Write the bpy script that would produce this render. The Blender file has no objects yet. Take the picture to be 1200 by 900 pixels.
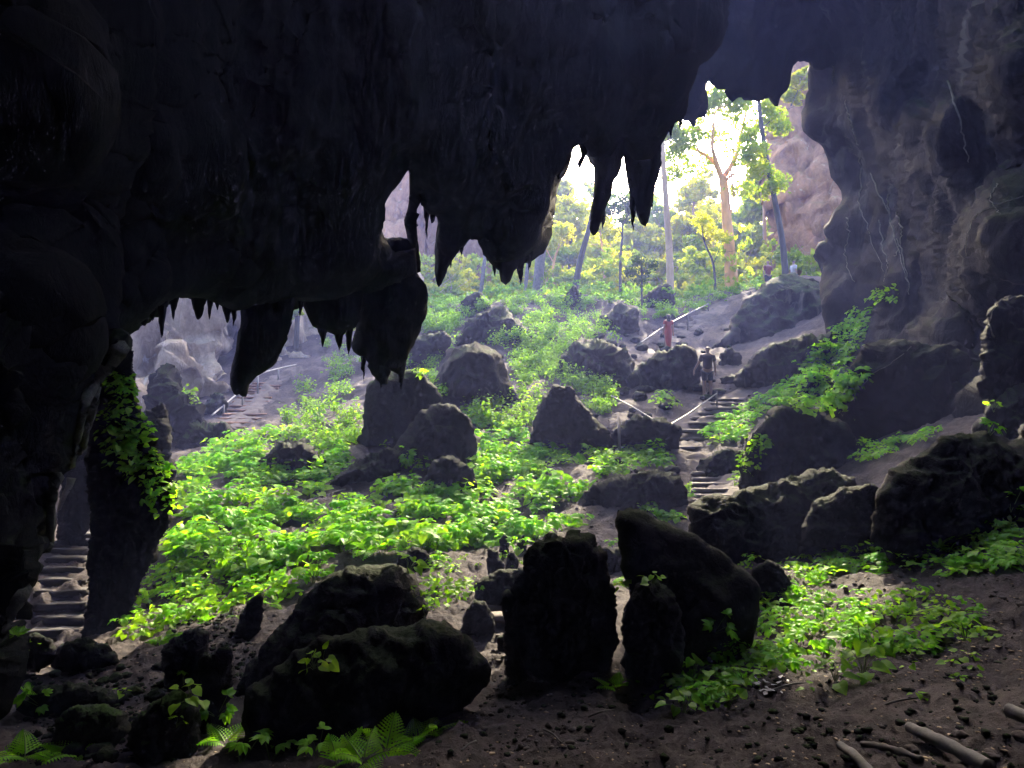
import bpy, math, random, time
import numpy as np
from mathutils import Vector, Matrix, geometry
from mathutils.bvhtree import BVHTree
T0 = time.time()
random.seed(7); RNG = np.random.default_rng(11)
SC = bpy.context.scene
COL = SC.collection
F = 906.0
EXPOSURE = 3.55
def P(px, py, Y):
    return np.array([(px-600.0)/F*Y, Y, (450.0-py)/F*Y])
# ------------------------------------------------------------- noise
_perm = np.random.default_rng(3).permutation(256); _perm = np.concatenate([_perm, _perm, _perm])
_g = np.random.default_rng(5).normal(size=(256, 3)); _g /= np.linalg.norm(_g, axis=1)[:, None]
def perlin(p):
    p = np.asarray(p, float); i = np.floor(p).astype(int); f = p-i; i &= 255
    u = f*f*f*(f*(f*6-15)+10); out = 0
    for dx in (0, 1):
        for dy in (0, 1):
            for dz in (0, 1):
                h = _perm[_perm[_perm[(i[:, 0]+dx) & 255]+((i[:, 1]+dy) & 255)]+((i[:, 2]+dz) & 255)]
                g = _g[h]
                dot = g[:, 0]*(f[:, 0]-dx)+g[:, 1]*(f[:, 1]-dy)+g[:, 2]*(f[:, 2]-dz)
                w = (u[:, 0] if dx else 1-u[:, 0])*(u[:, 1] if dy else 1-u[:, 1])*(u[:, 2] if dz else 1-u[:, 2])
                out = out+w*dot
    return out*1.5
def fbm(p, octv=5, gain=.5, ridged=False):
    p = np.asarray(p, float); a = 1; s = 0; out = np.zeros(len(p))
    for k in range(octv):
        n = perlin(p*(2.03**k)+k*17.3)
        if ridged: n = 1-2*np.abs(n)
        out += a*n; s += a; a *= gain
    return out/s
def worley(p):
    p = np.asarray(p, float); i = np.floor(p).astype(int); best = np.full(len(p), 9.); 
    for dx in (-1, 0, 1):
        for dy in (-1, 0, 1):
            for dz in (-1, 0, 1):
                c = i+np.array([dx, dy, dz]); h = _perm[_perm[_perm[c[:, 0] & 255]+(c[:, 1] & 255)]+(c[:, 2] & 255)]
                q = c+.5+_g[h]*.45
                best = np.minimum(best, ((p-q)**2).sum(1))
    return np.sqrt(best)
# ------------------------------------------------------------- tags, meshes
def tag(o, label=None, cat=None, group=None, kind=None):
    if label: o['label'] = label
    if cat: o['category'] = cat
    if group: o['group'] = group
    if kind: o['kind'] = kind
    return o
def mesh_obj(name, V, Fc, mat, parent=None, smooth=True):
    me = bpy.data.meshes.new(name)
    V = np.asarray(V, float)
    if isinstance(Fc, np.ndarray) and Fc.ndim == 2:
        n, k = Fc.shape
        me.vertices.add(len(V)); me.vertices.foreach_set('co', V.ravel())
        me.loops.add(n*k); me.loops.foreach_set('vertex_index', Fc.ravel().astype(np.int32))
        me.polygons.add(n); me.polygons.foreach_set('loop_start', np.arange(0, n*k, k, dtype=np.int32))
        me.update(calc_edges=True); me.validate()
    else:
        me.from_pydata([tuple(v) for v in V], [], [tuple(f) for f in Fc]); me.update()
    if smooth: me.polygons.foreach_set('use_smooth', [True]*len(me.polygons))
    me.materials.append(mat)
    o = bpy.data.objects.new(name, me); COL.objects.link(o)
    if parent: o.parent = parent
    return o
def empty(name, loc, label, cat, group=None, rz=0):
    o = bpy.data.objects.new(name, None); COL.objects.link(o); o.empty_display_size = .1
    o.location = tuple(loc); o.rotation_euler = (0, 0, rz)
    return tag(o, label, cat, group)
# ------------------------------------------------------------- materials
def nt(name):
    m = bpy.data.materials.new(name); m.use_nodes = True
    t = m.node_tree; t.nodes.clear()
    out = t.nodes.new('ShaderNodeOutputMaterial')
    return m, t, out
def ramp(t, stops, fac):
    r = t.nodes.new('ShaderNodeValToRGB'); e = r.color_ramp.elements
    while len(e) < len(stops): e.new(.5)
    for k, (p, c) in enumerate(stops):
        e[k].position = p; e[k].color = (*c, 1)
    t.links.new(fac, r.inputs['Fac']); return r.outputs['Color']
def noise_n(t, scale, detail=8, rough=.6, vec=None, dist=0.0):
    n = t.nodes.new('ShaderNodeTexNoise'); n.inputs['Scale'].default_value = scale
    n.inputs['Detail'].default_value = detail; n.inputs['Roughness'].default_value = rough
    n.inputs['Distortion'].default_value = dist
    if vec is not None: t.links.new(vec, n.inputs['Vector'])
    return n.outputs['Fac']
def wpos(t, scale=(1, 1, 1)):
    g = t.nodes.new('ShaderNodeNewGeometry'); m = t.nodes.new('ShaderNodeMapping')
    m.inputs['Scale'].default_value = scale
    t.links.new(g.outputs['Position'], m.inputs['Vector']); return m.outputs['Vector'], g
def mix(t, fac, a, b):
    m = t.nodes.new('ShaderNodeMix'); m.data_type = 'RGBA'
    for s, v in ((m.inputs['Factor'], fac), (m.inputs['A'], a), (m.inputs['B'], b)):
        if isinstance(v, (int, float)): s.default_value = v
        elif isinstance(v, tuple): s.default_value = (*v, 1)
        else: t.links.new(v, s)
    return m.outputs['Result']
def rock_mat(name, dark, light, scale=1.0, moss=0.0, bump=.6, stretch=(1, 1, 1), rough=.85, vein=0.0, mosscol=(.05, .10, .02), crk=.45, lich=.75):
    m, t, out = nt(name); vec, g = wpos(t, stretch)
    b = t.nodes.new('ShaderNodeBsdfPrincipled'); b.inputs['Roughness'].default_value = rough
    b.inputs['Specular IOR Level'].default_value = .06
    n1 = noise_n(t, 1.1*scale, 9, .65, vec, .4); n2 = noise_n(t, 9*scale, 6, .7, vec)
    c = ramp(t, [(.30, dark), (.52, tuple((a+b_)/2 for a, b_ in zip(dark, light))), (.72, light)], n1)
    c2 = ramp(t, [(.3, (.45,)*3), (.7, (1.0,)*3)], n2)
    mm = t.nodes.new('ShaderNodeMix'); mm.data_type = 'RGBA'; mm.blend_type = 'MULTIPLY'
    mm.inputs['Factor'].default_value = .8; t.links.new(c, mm.inputs['A']); t.links.new(c2, mm.inputs['B']); c = mm.outputs['Result']
    vc = t.nodes.new('ShaderNodeTexVoronoi'); vc.feature = 'DISTANCE_TO_EDGE'; vc.inputs['Scale'].default_value = 2.6*scale; vc.inputs['Randomness'].default_value = 1
    dv = t.nodes.new('ShaderNodeVectorMath'); dv.operation = 'ADD'; nn = t.nodes.new('ShaderNodeTexNoise'); nn.inputs['Scale'].default_value = 2.5*scale; nn.inputs['Detail'].default_value = 5
    t.links.new(vec, nn.inputs['Vector']); t.links.new(vec, dv.inputs[0]); t.links.new(nn.outputs['Color'], dv.inputs[1]); t.links.new(dv.outputs[0], vc.inputs['Vector'])
    crack = ramp(t, [(.0, (crk,)*3), (.03, (1, 1, 1))], vc.outputs['Distance'])
    c = mix(t, crack, tuple(x*.4 for x in dark), c)
    nl = noise_n(t, 3.4*scale, 8, .75, vec, .8); kl = ramp(t, [(.60, (0, 0, 0)), (.70, (lich,)*3)], nl)
    c = mix(t, kl, c, tuple(min(.75, x*2.1+.01) for x in light))
    if vein > 0:
        v2, _ = wpos(t, (1, 1, .22)); n4 = noise_n(t, .9*scale, 5, .6, v2, 1.2)
        k = ramp(t, [(.60, (0, 0, 0)), (.68, (vein,)*3)], n4)
        c = mix(t, k, c, (.42, .40, .36))
    if moss > 0:
        s = t.nodes.new('ShaderNodeSeparateXYZ'); t.links.new(g.outputs['Normal'], s.inputs[0])
        n3 = noise_n(t, 2.2*scale, 6, .7, vec)
        a = t.nodes.new('ShaderNodeMath'); a.operation = 'MULTIPLY'; t.links.new(s.outputs['Z'], a.inputs[0]); t.links.new(n3, a.inputs[1])
        k = ramp(t, [(.30, (0, 0, 0)), (.50, (moss,)*3)], a.outputs[0])
        c = mix(t, k, c, mosscol)
    t.links.new(c, b.inputs['Base Color'])
    bp = t.nodes.new('ShaderNodeBump'); bp.inputs['Strength'].default_value = bump; bp.inputs['Distance'].default_value = .14/scale
    n5 = noise_n(t, 4.5*scale, 14, .72, vec, .3)
    hm = t.nodes.new('ShaderNodeMath'); hm.operation = 'MULTIPLY_ADD'; cm = t.nodes.new('ShaderNodeRGBToBW'); t.links.new(crack, cm.inputs[0])
    t.links.new(cm.outputs[0], hm.inputs[0]); hm.inputs[1].default_value = .12; t.links.new(n5, hm.inputs[2])
    t.links.new(hm.outputs[0], bp.inputs['Height']); t.links.new(bp.outputs['Normal'], b.inputs['Normal'])
    t.links.new(b.outputs[0], out.inputs['Surface']); return m
def leaf_mat(name, c1, c2, trans=.5, tcol=None, gloss=.02):
    m, t, out = nt(name)
    vec, g = wpos(t); oi = t.nodes.new('ShaderNodeObjectInfo')
    n = noise_n(t, .9, 2, .5, vec); n2 = noise_n(t, 14, 1, .5, vec)
    a = t.nodes.new('ShaderNodeMath'); a.operation = 'ADD'; t.links.new(n, a.inputs[0]); t.links.new(n2, a.inputs[1])
    b_ = t.nodes.new('ShaderNodeMath'); b_.operation = 'MULTIPLY_ADD'; b_.inputs[1].default_value = .5
    t.links.new(a.outputs[0], b_.inputs[0]); b_.inputs[2].default_value = 0
    c = ramp(t, [(.38, c1), (.62, c2)], b_.outputs[0])
    d = t.nodes.new('ShaderNodeBsdfDiffuse'); t.links.new(c, d.inputs['Color'])
    tr = t.nodes.new('ShaderNodeBsdfTranslucent')
    mm = t.nodes.new('ShaderNodeMix'); mm.data_type = 'RGBA'; mm.blend_type = 'MULTIPLY'; mm.inputs['Factor'].default_value = 1
    t.links.new(c, mm.inputs['A']); mm.inputs['B'].default_value = (*(tcol or (1.6, 1.5, .7)), 1); mm.clamp_result = False
    t.links.new(mm.outputs['Result'], tr.inputs['Color'])
    ms = t.nodes.new('ShaderNodeMixShader'); ms.inputs[0].default_value = trans
    t.links.new(d.outputs[0], ms.inputs[1]); t.links.new(tr.outputs[0], ms.inputs[2])
    gl = t.nodes.new('ShaderNodeBsdfGlossy'); gl.inputs['Roughness'].default_value = .45
    m2 = t.nodes.new('ShaderNodeMixShader'); m2.inputs[0].default_value = gloss
    t.links.new(ms.outputs[0], m2.inputs[1]); t.links.new(gl.outputs[0], m2.inputs[2])
    t.links.new(m2.outputs[0], out.inputs['Surface']); return m
def plain_mat(name, col, rough=.7, var=.25, scale=6, stretch=(1, 1, 1)):
    m, t, out = nt(name); vec, g = wpos(t, stretch)
    b = t.nodes.new('ShaderNodeBsdfPrincipled'); b.inputs['Roughness'].default_value = rough
    n = noise_n(t, scale, 6, .6, vec)
    c = ramp(t, [(.3, tuple(x*(1-var) for x in col)), (.7, tuple(min(1, x*(1+var)) for x in col))], n)
    t.links.new(c, b.inputs['Base Color'])
    bp = t.nodes.new('ShaderNodeBump'); bp.inputs['Strength'].default_value = .3; bp.inputs['Distance'].default_value = .02
    t.links.new(noise_n(t, scale*4, 6, .7, vec), bp.inputs['Height']); t.links.new(bp.outputs['Normal'], b.inputs['Normal'])
    t.links.new(b.outputs[0], out.inputs['Surface']); return m
M = {}
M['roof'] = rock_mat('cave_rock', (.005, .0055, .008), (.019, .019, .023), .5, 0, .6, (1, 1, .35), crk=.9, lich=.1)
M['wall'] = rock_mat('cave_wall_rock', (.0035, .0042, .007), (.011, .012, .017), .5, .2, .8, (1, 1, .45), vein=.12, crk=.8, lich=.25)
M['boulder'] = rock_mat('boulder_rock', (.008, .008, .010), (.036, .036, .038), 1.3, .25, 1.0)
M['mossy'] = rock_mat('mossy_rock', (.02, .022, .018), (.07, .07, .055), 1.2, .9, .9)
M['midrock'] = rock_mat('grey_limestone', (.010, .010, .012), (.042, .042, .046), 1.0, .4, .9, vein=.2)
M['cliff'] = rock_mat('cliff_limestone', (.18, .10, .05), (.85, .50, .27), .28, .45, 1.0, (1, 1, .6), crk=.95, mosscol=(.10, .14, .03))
M['cliff_pale'] = rock_mat('pale_cliff_rock', (.34, .26, .19), (.80, .66, .50), .4, .3, 1.0, (1, 1, .6), crk=.95)  # lighter copy of the cliff rock, making up for its shaded face
M['calcite'] = rock_mat('calcite', (.10, .105, .09), (.27, .27, .24), 2.0, .3, .9)  # pale rock colour standing in for light on wall edges
M['soil'] = None
M['path'] = plain_mat('trodden_earth', (.10, .08, .07), .95, .35, 5)
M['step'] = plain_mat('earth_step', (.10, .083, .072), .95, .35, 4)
M['redstep'] = plain_mat('reddish_step', (.28, .16, .11), .95, .35, 4)
M['leaf'] = leaf_mat('herb_leaf', (.10, .28, .012), (.28, .52, .035), .6)
M['fern'] = leaf_mat('fern_leaf', (.10, .34, .015), (.26, .56, .04), .6)
M['far_leaf'] = leaf_mat('shrub_leaf', (.09, .24, .02), (.22, .40, .04), .5)
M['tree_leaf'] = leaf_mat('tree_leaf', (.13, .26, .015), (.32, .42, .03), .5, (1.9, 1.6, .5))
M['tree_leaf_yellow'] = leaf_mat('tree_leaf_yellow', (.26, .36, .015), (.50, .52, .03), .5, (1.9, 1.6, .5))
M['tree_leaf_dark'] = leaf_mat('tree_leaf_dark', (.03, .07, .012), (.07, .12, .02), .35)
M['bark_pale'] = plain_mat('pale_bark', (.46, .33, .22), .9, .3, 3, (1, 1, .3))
M['bark_orange'] = plain_mat('warm_bark', (.68, .37, .16), .9, .25, 3, (1, 1, .3))  # warm sunlight on the trunks put into the bark colour
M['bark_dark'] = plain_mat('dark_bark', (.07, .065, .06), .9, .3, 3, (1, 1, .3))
M['stem'] = plain_mat('green_stem', (.12, .18, .05), .8)
M['wood'] = plain_mat('weathered_wood', (.13, .125, .12), .85, .35, 8, (1, 1, 1))
M['rail'] = plain_mat('pale_pipe', (.27, .265, .26), .5, .15)
M['post'] = plain_mat('dark_post', (.10, .09, .09), .8)
M['litter'] = plain_mat('dry_leaf_litter', (.24, .18, .12), .9, .5, 30)
M['darkstep'] = plain_mat('damp_dark_step', (.018, .015, .014), .85, .4, 5)  # darker copy of the step earth, for the left stairs
M['clod'] = plain_mat('earth_clod', (.06, .048, .045), .95, .5, 20)
M['skin'] = plain_mat('skin', (.32, .20, .15), .6, .05)
M['hair'] = plain_mat('hair', (.03, .022, .02), .6, .1)
M['red_cloth'] = plain_mat('red_cloth', (.36, .07, .06), .9, .1)
M['dark_cloth'] = plain_mat('dark_cloth', (.09, .06, .07), .9, .1)
M['maroon_cloth'] = plain_mat('maroon_cloth', (.20, .06, .06), .9, .1)
M['navy_cloth'] = plain_mat('navy_cloth', (.05, .055, .08), .9, .1)
M['pale_cloth'] = plain_mat('pale_cloth', (.5, .5, .5), .9, .1)
def soil():
    m, t, out = nt('cave_soil'); vec, g = wpos(t)
    b = t.nodes.new('ShaderNodeBsdfPrincipled'); b.inputs['Roughness'].default_value = .9
    b.inputs['Specular IOR Level'].default_value = .25
    n1 = noise_n(t, .7, 9, .65, vec, .5); n2 = noise_n(t, 7, 9, .7, vec, .3); n3 = noise_n(t, 38, 4, .6, vec)
    c = ramp(t, [(.3, (.046, .037, .041)), (.5, (.085, .068, .070)), (.72, (.155, .128, .122))], n1)
    c2 = ramp(t, [(.32, (.35,)*3), (.68, (1.15,)*3)], n2)
    mm = t.nodes.new('ShaderNodeMix'); mm.data_type = 'RGBA'; mm.blend_type = 'MULTIPLY'; mm.inputs['Factor'].default_value = .85
    t.links.new(c, mm.inputs['A']); t.links.new(c2, mm.inputs['B'])
    k = ramp(t, [(.66, (0, 0, 0)), (.74, (.6,)*3)], n3)
    c = mix(t, k, mm.outputs['Result'], (.30, .28, .27))
    t.links.new(c, b.inputs['Base Color'])
    bp = t.nodes.new('ShaderNodeBump'); bp.inputs['Strength'].default_value = 1.0; bp.inputs['Distance'].default_value = .10
    t.links.new(noise_n(t, 11, 14, .74, vec, .4), bp.inputs['Height']); t.links.new(bp.outputs['Normal'], b.inputs['Normal'])
    t.links.new(b.outputs[0], out.inputs['Surface']); return m
M['soil'] = soil()
# ------------------------------------------------------------- terrain
CTRL = [(600,900,3.3),(750,900,3.2),(900,900,3.2),(1050,900,3.15),(1200,900,3.0),(1200,750,4.7),(1200,600,7.2),(1000,800,4.6),(1000,720,5.9),
 (1100,640,7.6),(870,668,8.2),(800,800,5.0),(850,850,4.1),(600,850,4.3),(600,800,5.5),(560,745,7.6),(568,700,9.3),(500,680,10.2),(450,900,3.8),(300,900,4.2),
 (100,900,4.6),(0,900,4.7),(130,810,6.9),(0,850,5.6),(130,765,9.0),(72,752,11.2),(250,725,9.6),(200,655,12.8),(300,610,14.6),(400,600,15),
 (400,550,18),(300,540,20),(250,500,27),(290,492,29),(340,440,37),(430,400,39),(400,480,27),(500,620,13.5),(600,605,14.2),(600,550,17.5),(600,500,21.5),
 (700,600,14),(720,560,16.8),(600,450,27),(600,400,33),(600,358,40),(700,357,41),(500,372,40),(700,450,27),(700,500,22),(700,400,34),(800,612,13.5),(840,583,16.3),
 (830,522,20.5),(828,467,25.7),(782,412,36),(840,362,42),(895,338,42),(950,330,41),(900,450,26),(950,425,27),(1000,392,27),(900,570,15.5),
 (1000,540,15),(1100,500,14),(1200,470,12.5),(1000,640,10.2),(100,640,15),(60,620,16),(0,640,14)]
cp = np.array([P(*c) for c in CTRL])
extra = np.array([(-60, 60, 6), (-20, 55, 5.5), (0, 52, 5.2), (20, 55, 6.0), (50, 60, 8), (0, 66, 8.5), (0, 84, 14), (20, 84, 15), (-45, 110, 18), (40, 110, 22), (0, -12, -1.4), (-14, -10, -1.6), (14, -10, -.8),
                  (-25, 20, -2), (25, 20, 1.5), (-25, 40, 1), (30, 40, 5), (-90, 160, 18), (90, 160, 20), (0, 140, 24), (0, 230, 26), (-12, 5, -2.6), (10, 5, -1), (1, 0, -1.6), (-3, 0, -1.7)], float)
cp = np.vstack([cp, extra])
def _U(d2): return .5*d2*np.log(d2+1e-9)
_n = len(cp); _xy = cp[:, :2]
_d2 = ((_xy[:, None]-_xy[None])**2).sum(-1); _K = _U(_d2)+np.eye(_n)*.6
_Pm = np.hstack([np.ones((_n, 1)), _xy]); _A = np.zeros((_n+3, _n+3)); _A[:_n, :_n] = _K; _A[:_n, _n:] = _Pm; _A[_n:, :_n] = _Pm.T
_w = np.linalg.solve(_A, np.concatenate([cp[:, 2], np.zeros(3)]))
def gz(x, y):
    x = np.atleast_1d(np.asarray(x, float)); y = np.atleast_1d(np.asarray(y, float))
    out = np.empty(len(x))
    for s in range(0, len(x), 20000):
        xs, ys = x[s:s+20000], y[s:s+20000]
        d2 = (xs[:, None]-_xy[None, :, 0])**2+(ys[:, None]-_xy[None, :, 1])**2
        out[s:s+20000] = _U(d2)@_w[:_n]+_w[_n]+_w[_n+1]*xs+_w[_n+2]*ys
    r = np.hypot(x, y)
    p = np.stack([x, y, np.zeros_like(x)], 1)
    k = np.clip(r/20, .12, 1)
    out += fbm(p*.35, 4)*.55*k+fbm(p*1.3+9, 4, ridged=True)*.16*np.clip(k*1.3, .2, 1)
    out += fbm(p*5.0+3, 5, .62)*.10*np.clip(1.4-r/30, .3, 1)-(.5-worley(p*2.6+11))*.07*np.clip(r/12, .25, 1.4)+np.clip(fbm(p*11.0+31, 3), .1, 1)*.05*np.clip(1.3-r/12, 0, 1)
    return out
def build_ground():
    ang = np.radians(np.concatenate([np.linspace(-112, -39, 30), np.linspace(-38, 38, 500), np.linspace(39, 112, 30)])); na, nr = len(ang), 620; rad = .9*(260/.9)**np.linspace(0, 1, nr)
    A, R = np.meshgrid(ang, rad); x = (R*np.sin(A)).ravel(); y = (R*np.cos(A)).ravel()
    V = np.stack([x, y, gz(x, y)], 1)
    i = np.arange(nr-1)[:, None]*na+np.arange(na-1)[None]; i = i.ravel()
    Fc = np.stack([i, i+1, i+na+1, i+na], 1)[:, ::-1]
    return V, Fc
gV, gF = build_ground()
GROUND = tag(mesh_obj('ground', gV, gF, M['soil']), kind='structure')
# ground behind the camera closes the sheet
def near_patch():
    n = 60; xs = np.linspace(-260, 260, n); ys = np.linspace(-120, 2, 30)
    X, Y = np.meshgrid(xs, ys); z = gz(X.ravel(), np.maximum(Y.ravel(), -14))-.35
    i = (np.arange(29)[:, None]*n+np.arange(n-1)[None]).ravel()
    tag(mesh_obj('ground_behind', np.stack([X.ravel(), Y.ravel(), z], 1), np.stack([i, i+1, i+n+1, i+n], 1), M['soil']), kind='structure')
near_patch()
gBVH = BVHTree.FromPolygons([Vector(v) for v in gV], gF.tolist())
def ray(bvh, px, py):
    d = Vector(P(px, py, 1.0)).normalized(); h = bvh.ray_cast(Vector((0, 0, 0)), d)
    return h
def groundY(px, py, default=30.):
    h = ray(gBVH, px, py); return h[0].y if h[0] is not None else default
print('ground', time.time()-T0)
# ------------------------------------------------------------- inflated rock
def in_poly(pts, loop):
    x, y = pts[:, 0], pts[:, 1]; inside = np.zeros(len(pts), bool)
    L = np.asarray(loop); j = len(L)-1
    for i in range(len(L)):
        c = ((L[i, 1] > y) != (L[j, 1] > y)) & (x < (L[j, 0]-L[i, 0])*(y-L[i, 1])/(L[j, 1]-L[i, 1]+1e-12)+L[i, 0])
        inside ^= c; j = i
    return inside
def seg_dist(pts, loops):
    d = np.full(len(pts), 1e9)
    for L in loops:
        L = np.asarray(L); A = L; B = np.roll(L, -1, 0)
        for a, b in zip(A, B):
            ab = b-a; t = np.clip(((pts-a)@ab)/(ab@ab+1e-12), 0, 1)
            d = np.minimum(d, np.hypot(*(pts-a-t[:, None]*ab).T))
    return d
def resample(L, step, rough, seed):
    L = np.asarray(L, float); out = []
    for a, b in zip(L, np.roll(L, -1, 0)):
        n = max(1, int(np.hypot(*(b-a))/step))
        for k in range(n): out.append(a+(b-a)*k/n)
    out = np.array(out)
    if len(out) > 8:   # soften the corners a little
        out = out*.6+.2*np.roll(out, 1, 0)+.2*np.roll(out, -1, 0)
    if rough > 0:
        s = np.stack([out[:, 0]/(step*6), out[:, 1]/(step*6), np.full(len(out), seed*1.7)], 1)
        out[:, 0] += fbm(s, 3)*rough*2; out[:, 1] += fbm(s+50, 3)*rough*2
    return out
ALLV, ALLF = [gV], [gF.tolist()]
def add_bvh(V, Fc):
    ALLV.append(V); ALLF.append([list(f) for f in Fc])
_seed = [0]
def inflate(outline, Yf, tf, tb, wpx, step, holes=(), rough=None, amp=.1, freq=.6, stretch=1.0, ridged=True, power=.5, edge_amp=.35, scal=2.0, chisel=0, rill=0.):
    _seed[0] += 1; sd = _seed[0]
    rough = step*.35 if rough is None else rough
    loops = [resample(outline, step, rough, sd)]+[resample(h, min(step, 5), rough*.4, sd+.3) for h in holes]
    lo, hi = loops[0].min(0), loops[0].max(0)
    xs = np.arange(lo[0], hi[0], step); ys = np.arange(lo[1], hi[1], step*.87)
    X, Y = np.meshgrid(xs, ys); X = X+(np.arange(len(ys)) % 2)[:, None]*step*.5
    pts = np.stack([X.ravel(), Y.ravel()], 1); pts += RNG.uniform(-.18, .18, pts.shape)*step
    ok = in_poly(pts, loops[0])
    for h in loops[1:]: ok &= ~in_poly(pts, h)
    far_ = (pts[:, 0] < -60) | (pts[:, 0] > 1260) | (pts[:, 1] < -50); ok &= ~far_ | (RNG.uniform(size=len(pts)) < .1)
    pts = pts[ok]; d = seg_dist(pts, loops); keep = d > step*.45; pts = pts[keep]
    bv, be = [], []
    for L in loops:
        o = len(bv); n = len(L); bv += [tuple(q) for q in L]; be += [(o+i, o+(i+1) % n) for i in range(n)]
    nb = len(bv)
    r = geometry.delaunay_2d_cdt([Vector(q) for q in bv]+[Vector(q) for q in pts], be, [], 0, 1e-4)
    vv = np.array([tuple(q) for q in r[0]]); tri = np.array([f for f in r[2] if len(f) == 3])
    cen = vv[tri].mean(1); ok = in_poly(cen, loops[0])
    for h in loops[1:]: ok &= ~in_poly(cen, h)
    tri = tri[ok]
    a, b, c = vv[tri[:, 0]], vv[tri[:, 1]], vv[tri[:, 2]]
    area = (b[:, 0]-a[:, 0])*(c[:, 1]-a[:, 1])-(b[:, 1]-a[:, 1])*(c[:, 0]-a[:, 0])
    tri[area < 0] = tri[area < 0][:, ::-1]
    dist = seg_dist(vv, loops); isb = dist < 1e-2
    u = np.clip(dist/wpx, 0, 1); g = (1-(1-u)**2)**power
    Y0 = Yf(vv[:, 0], vv[:, 1])
    pj = np.stack([vv[:, 0]*.02, vv[:, 1]*.02, np.full(len(vv), sd*3.1)], 1)
    tfv = tf*(1+.35*fbm(pj, 3)); tbv = tb*(1+.35*fbm(pj+40, 3))
    Yfr = Y0-g*tfv; Ybk = Y0+g*tbv
    def mk(Yv): return np.stack([(vv[:, 0]-600)/F*Yv, Yv, (450-vv[:, 1])/F*Yv], 1)
    Vf, Vb = mk(Yfr), mk(Ybk)
    n = len(vv); idx = np.arange(n); bidx = np.where(isb, idx, idx+n)
    V = np.vstack([Vf, Vb]); Fc = np.vstack([tri, bidx[tri][:, ::-1]])
    # keep only used verts
    used = np.zeros(2*n, bool); used[Fc.ravel()] = True; rm = np.cumsum(used)-1; V = V[used]; Fc = rm[Fc]
    gg = np.concatenate([g, g])[used]
    if chisel:
        cc = V.mean(0); W = V-cc; rg = np.random.default_rng(sd*13+1)
        for _ in range(chisel):
            uu = rg.normal(size=3); uu[1] = -abs(uu[1])*2.0-.4; uu /= np.linalg.norm(uu); dd = W@uu; off = np.quantile(dd, rg.uniform(.78, .95))
            W = W-np.maximum(0, dd-off)[:, None]*uu*.8
        V = W+cc
    # normals
    fn = np.cross(V[Fc[:, 1]]-V[Fc[:, 0]], V[Fc[:, 2]]-V[Fc[:, 0]]); vn = np.zeros_like(V)
    for k in range(3): np.add.at(vn, Fc[:, k], fn)
    vn /= np.linalg.norm(vn, axis=1)[:, None]+1e-12
    if (vn[:n]*V[:n]).sum() > 0: Fc = Fc[:, ::-1]; vn = -vn
    q = V*freq*np.array([1, 1, stretch])+sd*7.7
    wq = q*1.1+.35*np.stack([perlin(q*1.7), perlin(q*1.7+20), perlin(q*1.7+40)], 1)
    nz = .75*fbm(q, 5, .6, ridged)-(.2 if ridged else 0)+.5*fbm(q*.35+9, 2)+(scal*(worley(wq)-.5)+scal*.5*(worley(wq*2.3+5)-.5))
    if rill: nz = nz+rill*(fbm(V*np.array([1, 1, .5])*freq*5+sd, 4, .6, True)-.3)
    V = V+vn*(amp*nz*(edge_amp+(1-edge_amp)*gg))[:, None]
    return V, Fc
# ============================================================= cave shell
def bumpY(pts):      # smooth depth from a few (px, py, Y) samples, inverse distance weighted
    pts = np.array(pts, float)
    def f(x, y):
        d2 = (x[:, None]-pts[None, :, 0])**2+(y[:, None]-pts[None, :, 1])**2+900.
        w = d2**-1.6
        return (w*pts[:, 2]).sum(1)/w.sum(1)
    return f
Yroof = bumpY([(-500,-300,4.2),(-500,300,4.5),(0,-300,6.5),(0,100,7.5),(0,400,7.5),(150,380,10),(150,150,10),(200,-300,8.5),(300,350,13),(300,100,12),(450,400,14.5),(450,100,13),(500,-300,11),
   (600,300,16.5),(600,100,15),(600,-200,13),(750,200,18.5),(750,0,16.5),(850,0,18),(850,-300,15),(1000,-500,14)])
roof_outline = [(-700,-700),(-700,430),(-100,455),(30,452),(70,448),(104,432),(128,408),(150,392),(165,378),(185,360),(196,352),(212,347),(222,347),(243,346),(262,358),(276,360),(300,352),(347,352),
   (357,356),(385,350),(420,345),(440,345),(486,320),(487,298),(487,280),(486,262),(489,240),(491,221),(496,238),(503,253),(512,249),(514,280),(516,300),(530,297),(548,276),(556,272),(563,274),(567,298),(578,306),(600,300),(616,300),(632,280),(641,240),(643,208),(657,196),
   (664,178),(672,160),(682,162),(690,172),(694,184),(700,196),(722,190),(728,178),(730,158),(733,172),(745,190),(768,182),(777,163),(783,147),(803,132),(803,108),(810,90),(814,74),
   (826,64),(841,54),(845,48),(853,0),(856,-30),(840,-40),(640,-50),(570,-200),(300,-520),(-200,-700)]  # upper right edge cut low, out of view, to let light in
G1 = [(480,198),(463,221),(448,234),(446,266),(452,283),(462,297),(480,294),(478,280),(474,258),(481,238)]
G2 = [(492,224),(496,238),(502,252),(508,252),(513,248),(513,270),(511,296),(512,322),(508,330),(500,318),(489,320),(488,300),(490,280),(487,262),(490,240)]
G3 = [(416,362),(420,372),(417,378),(412,372)]
rl = resample(roof_outline, 9, 2, 1)
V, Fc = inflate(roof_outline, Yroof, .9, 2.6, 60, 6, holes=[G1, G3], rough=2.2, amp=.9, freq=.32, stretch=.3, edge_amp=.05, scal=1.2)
tag(mesh_obj('cave_roof', V, Fc, M['roof']), kind='structure'); ROOFBVH = BVHTree.FromPolygons([Vector(v) for v in V], Fc.tolist())
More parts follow.
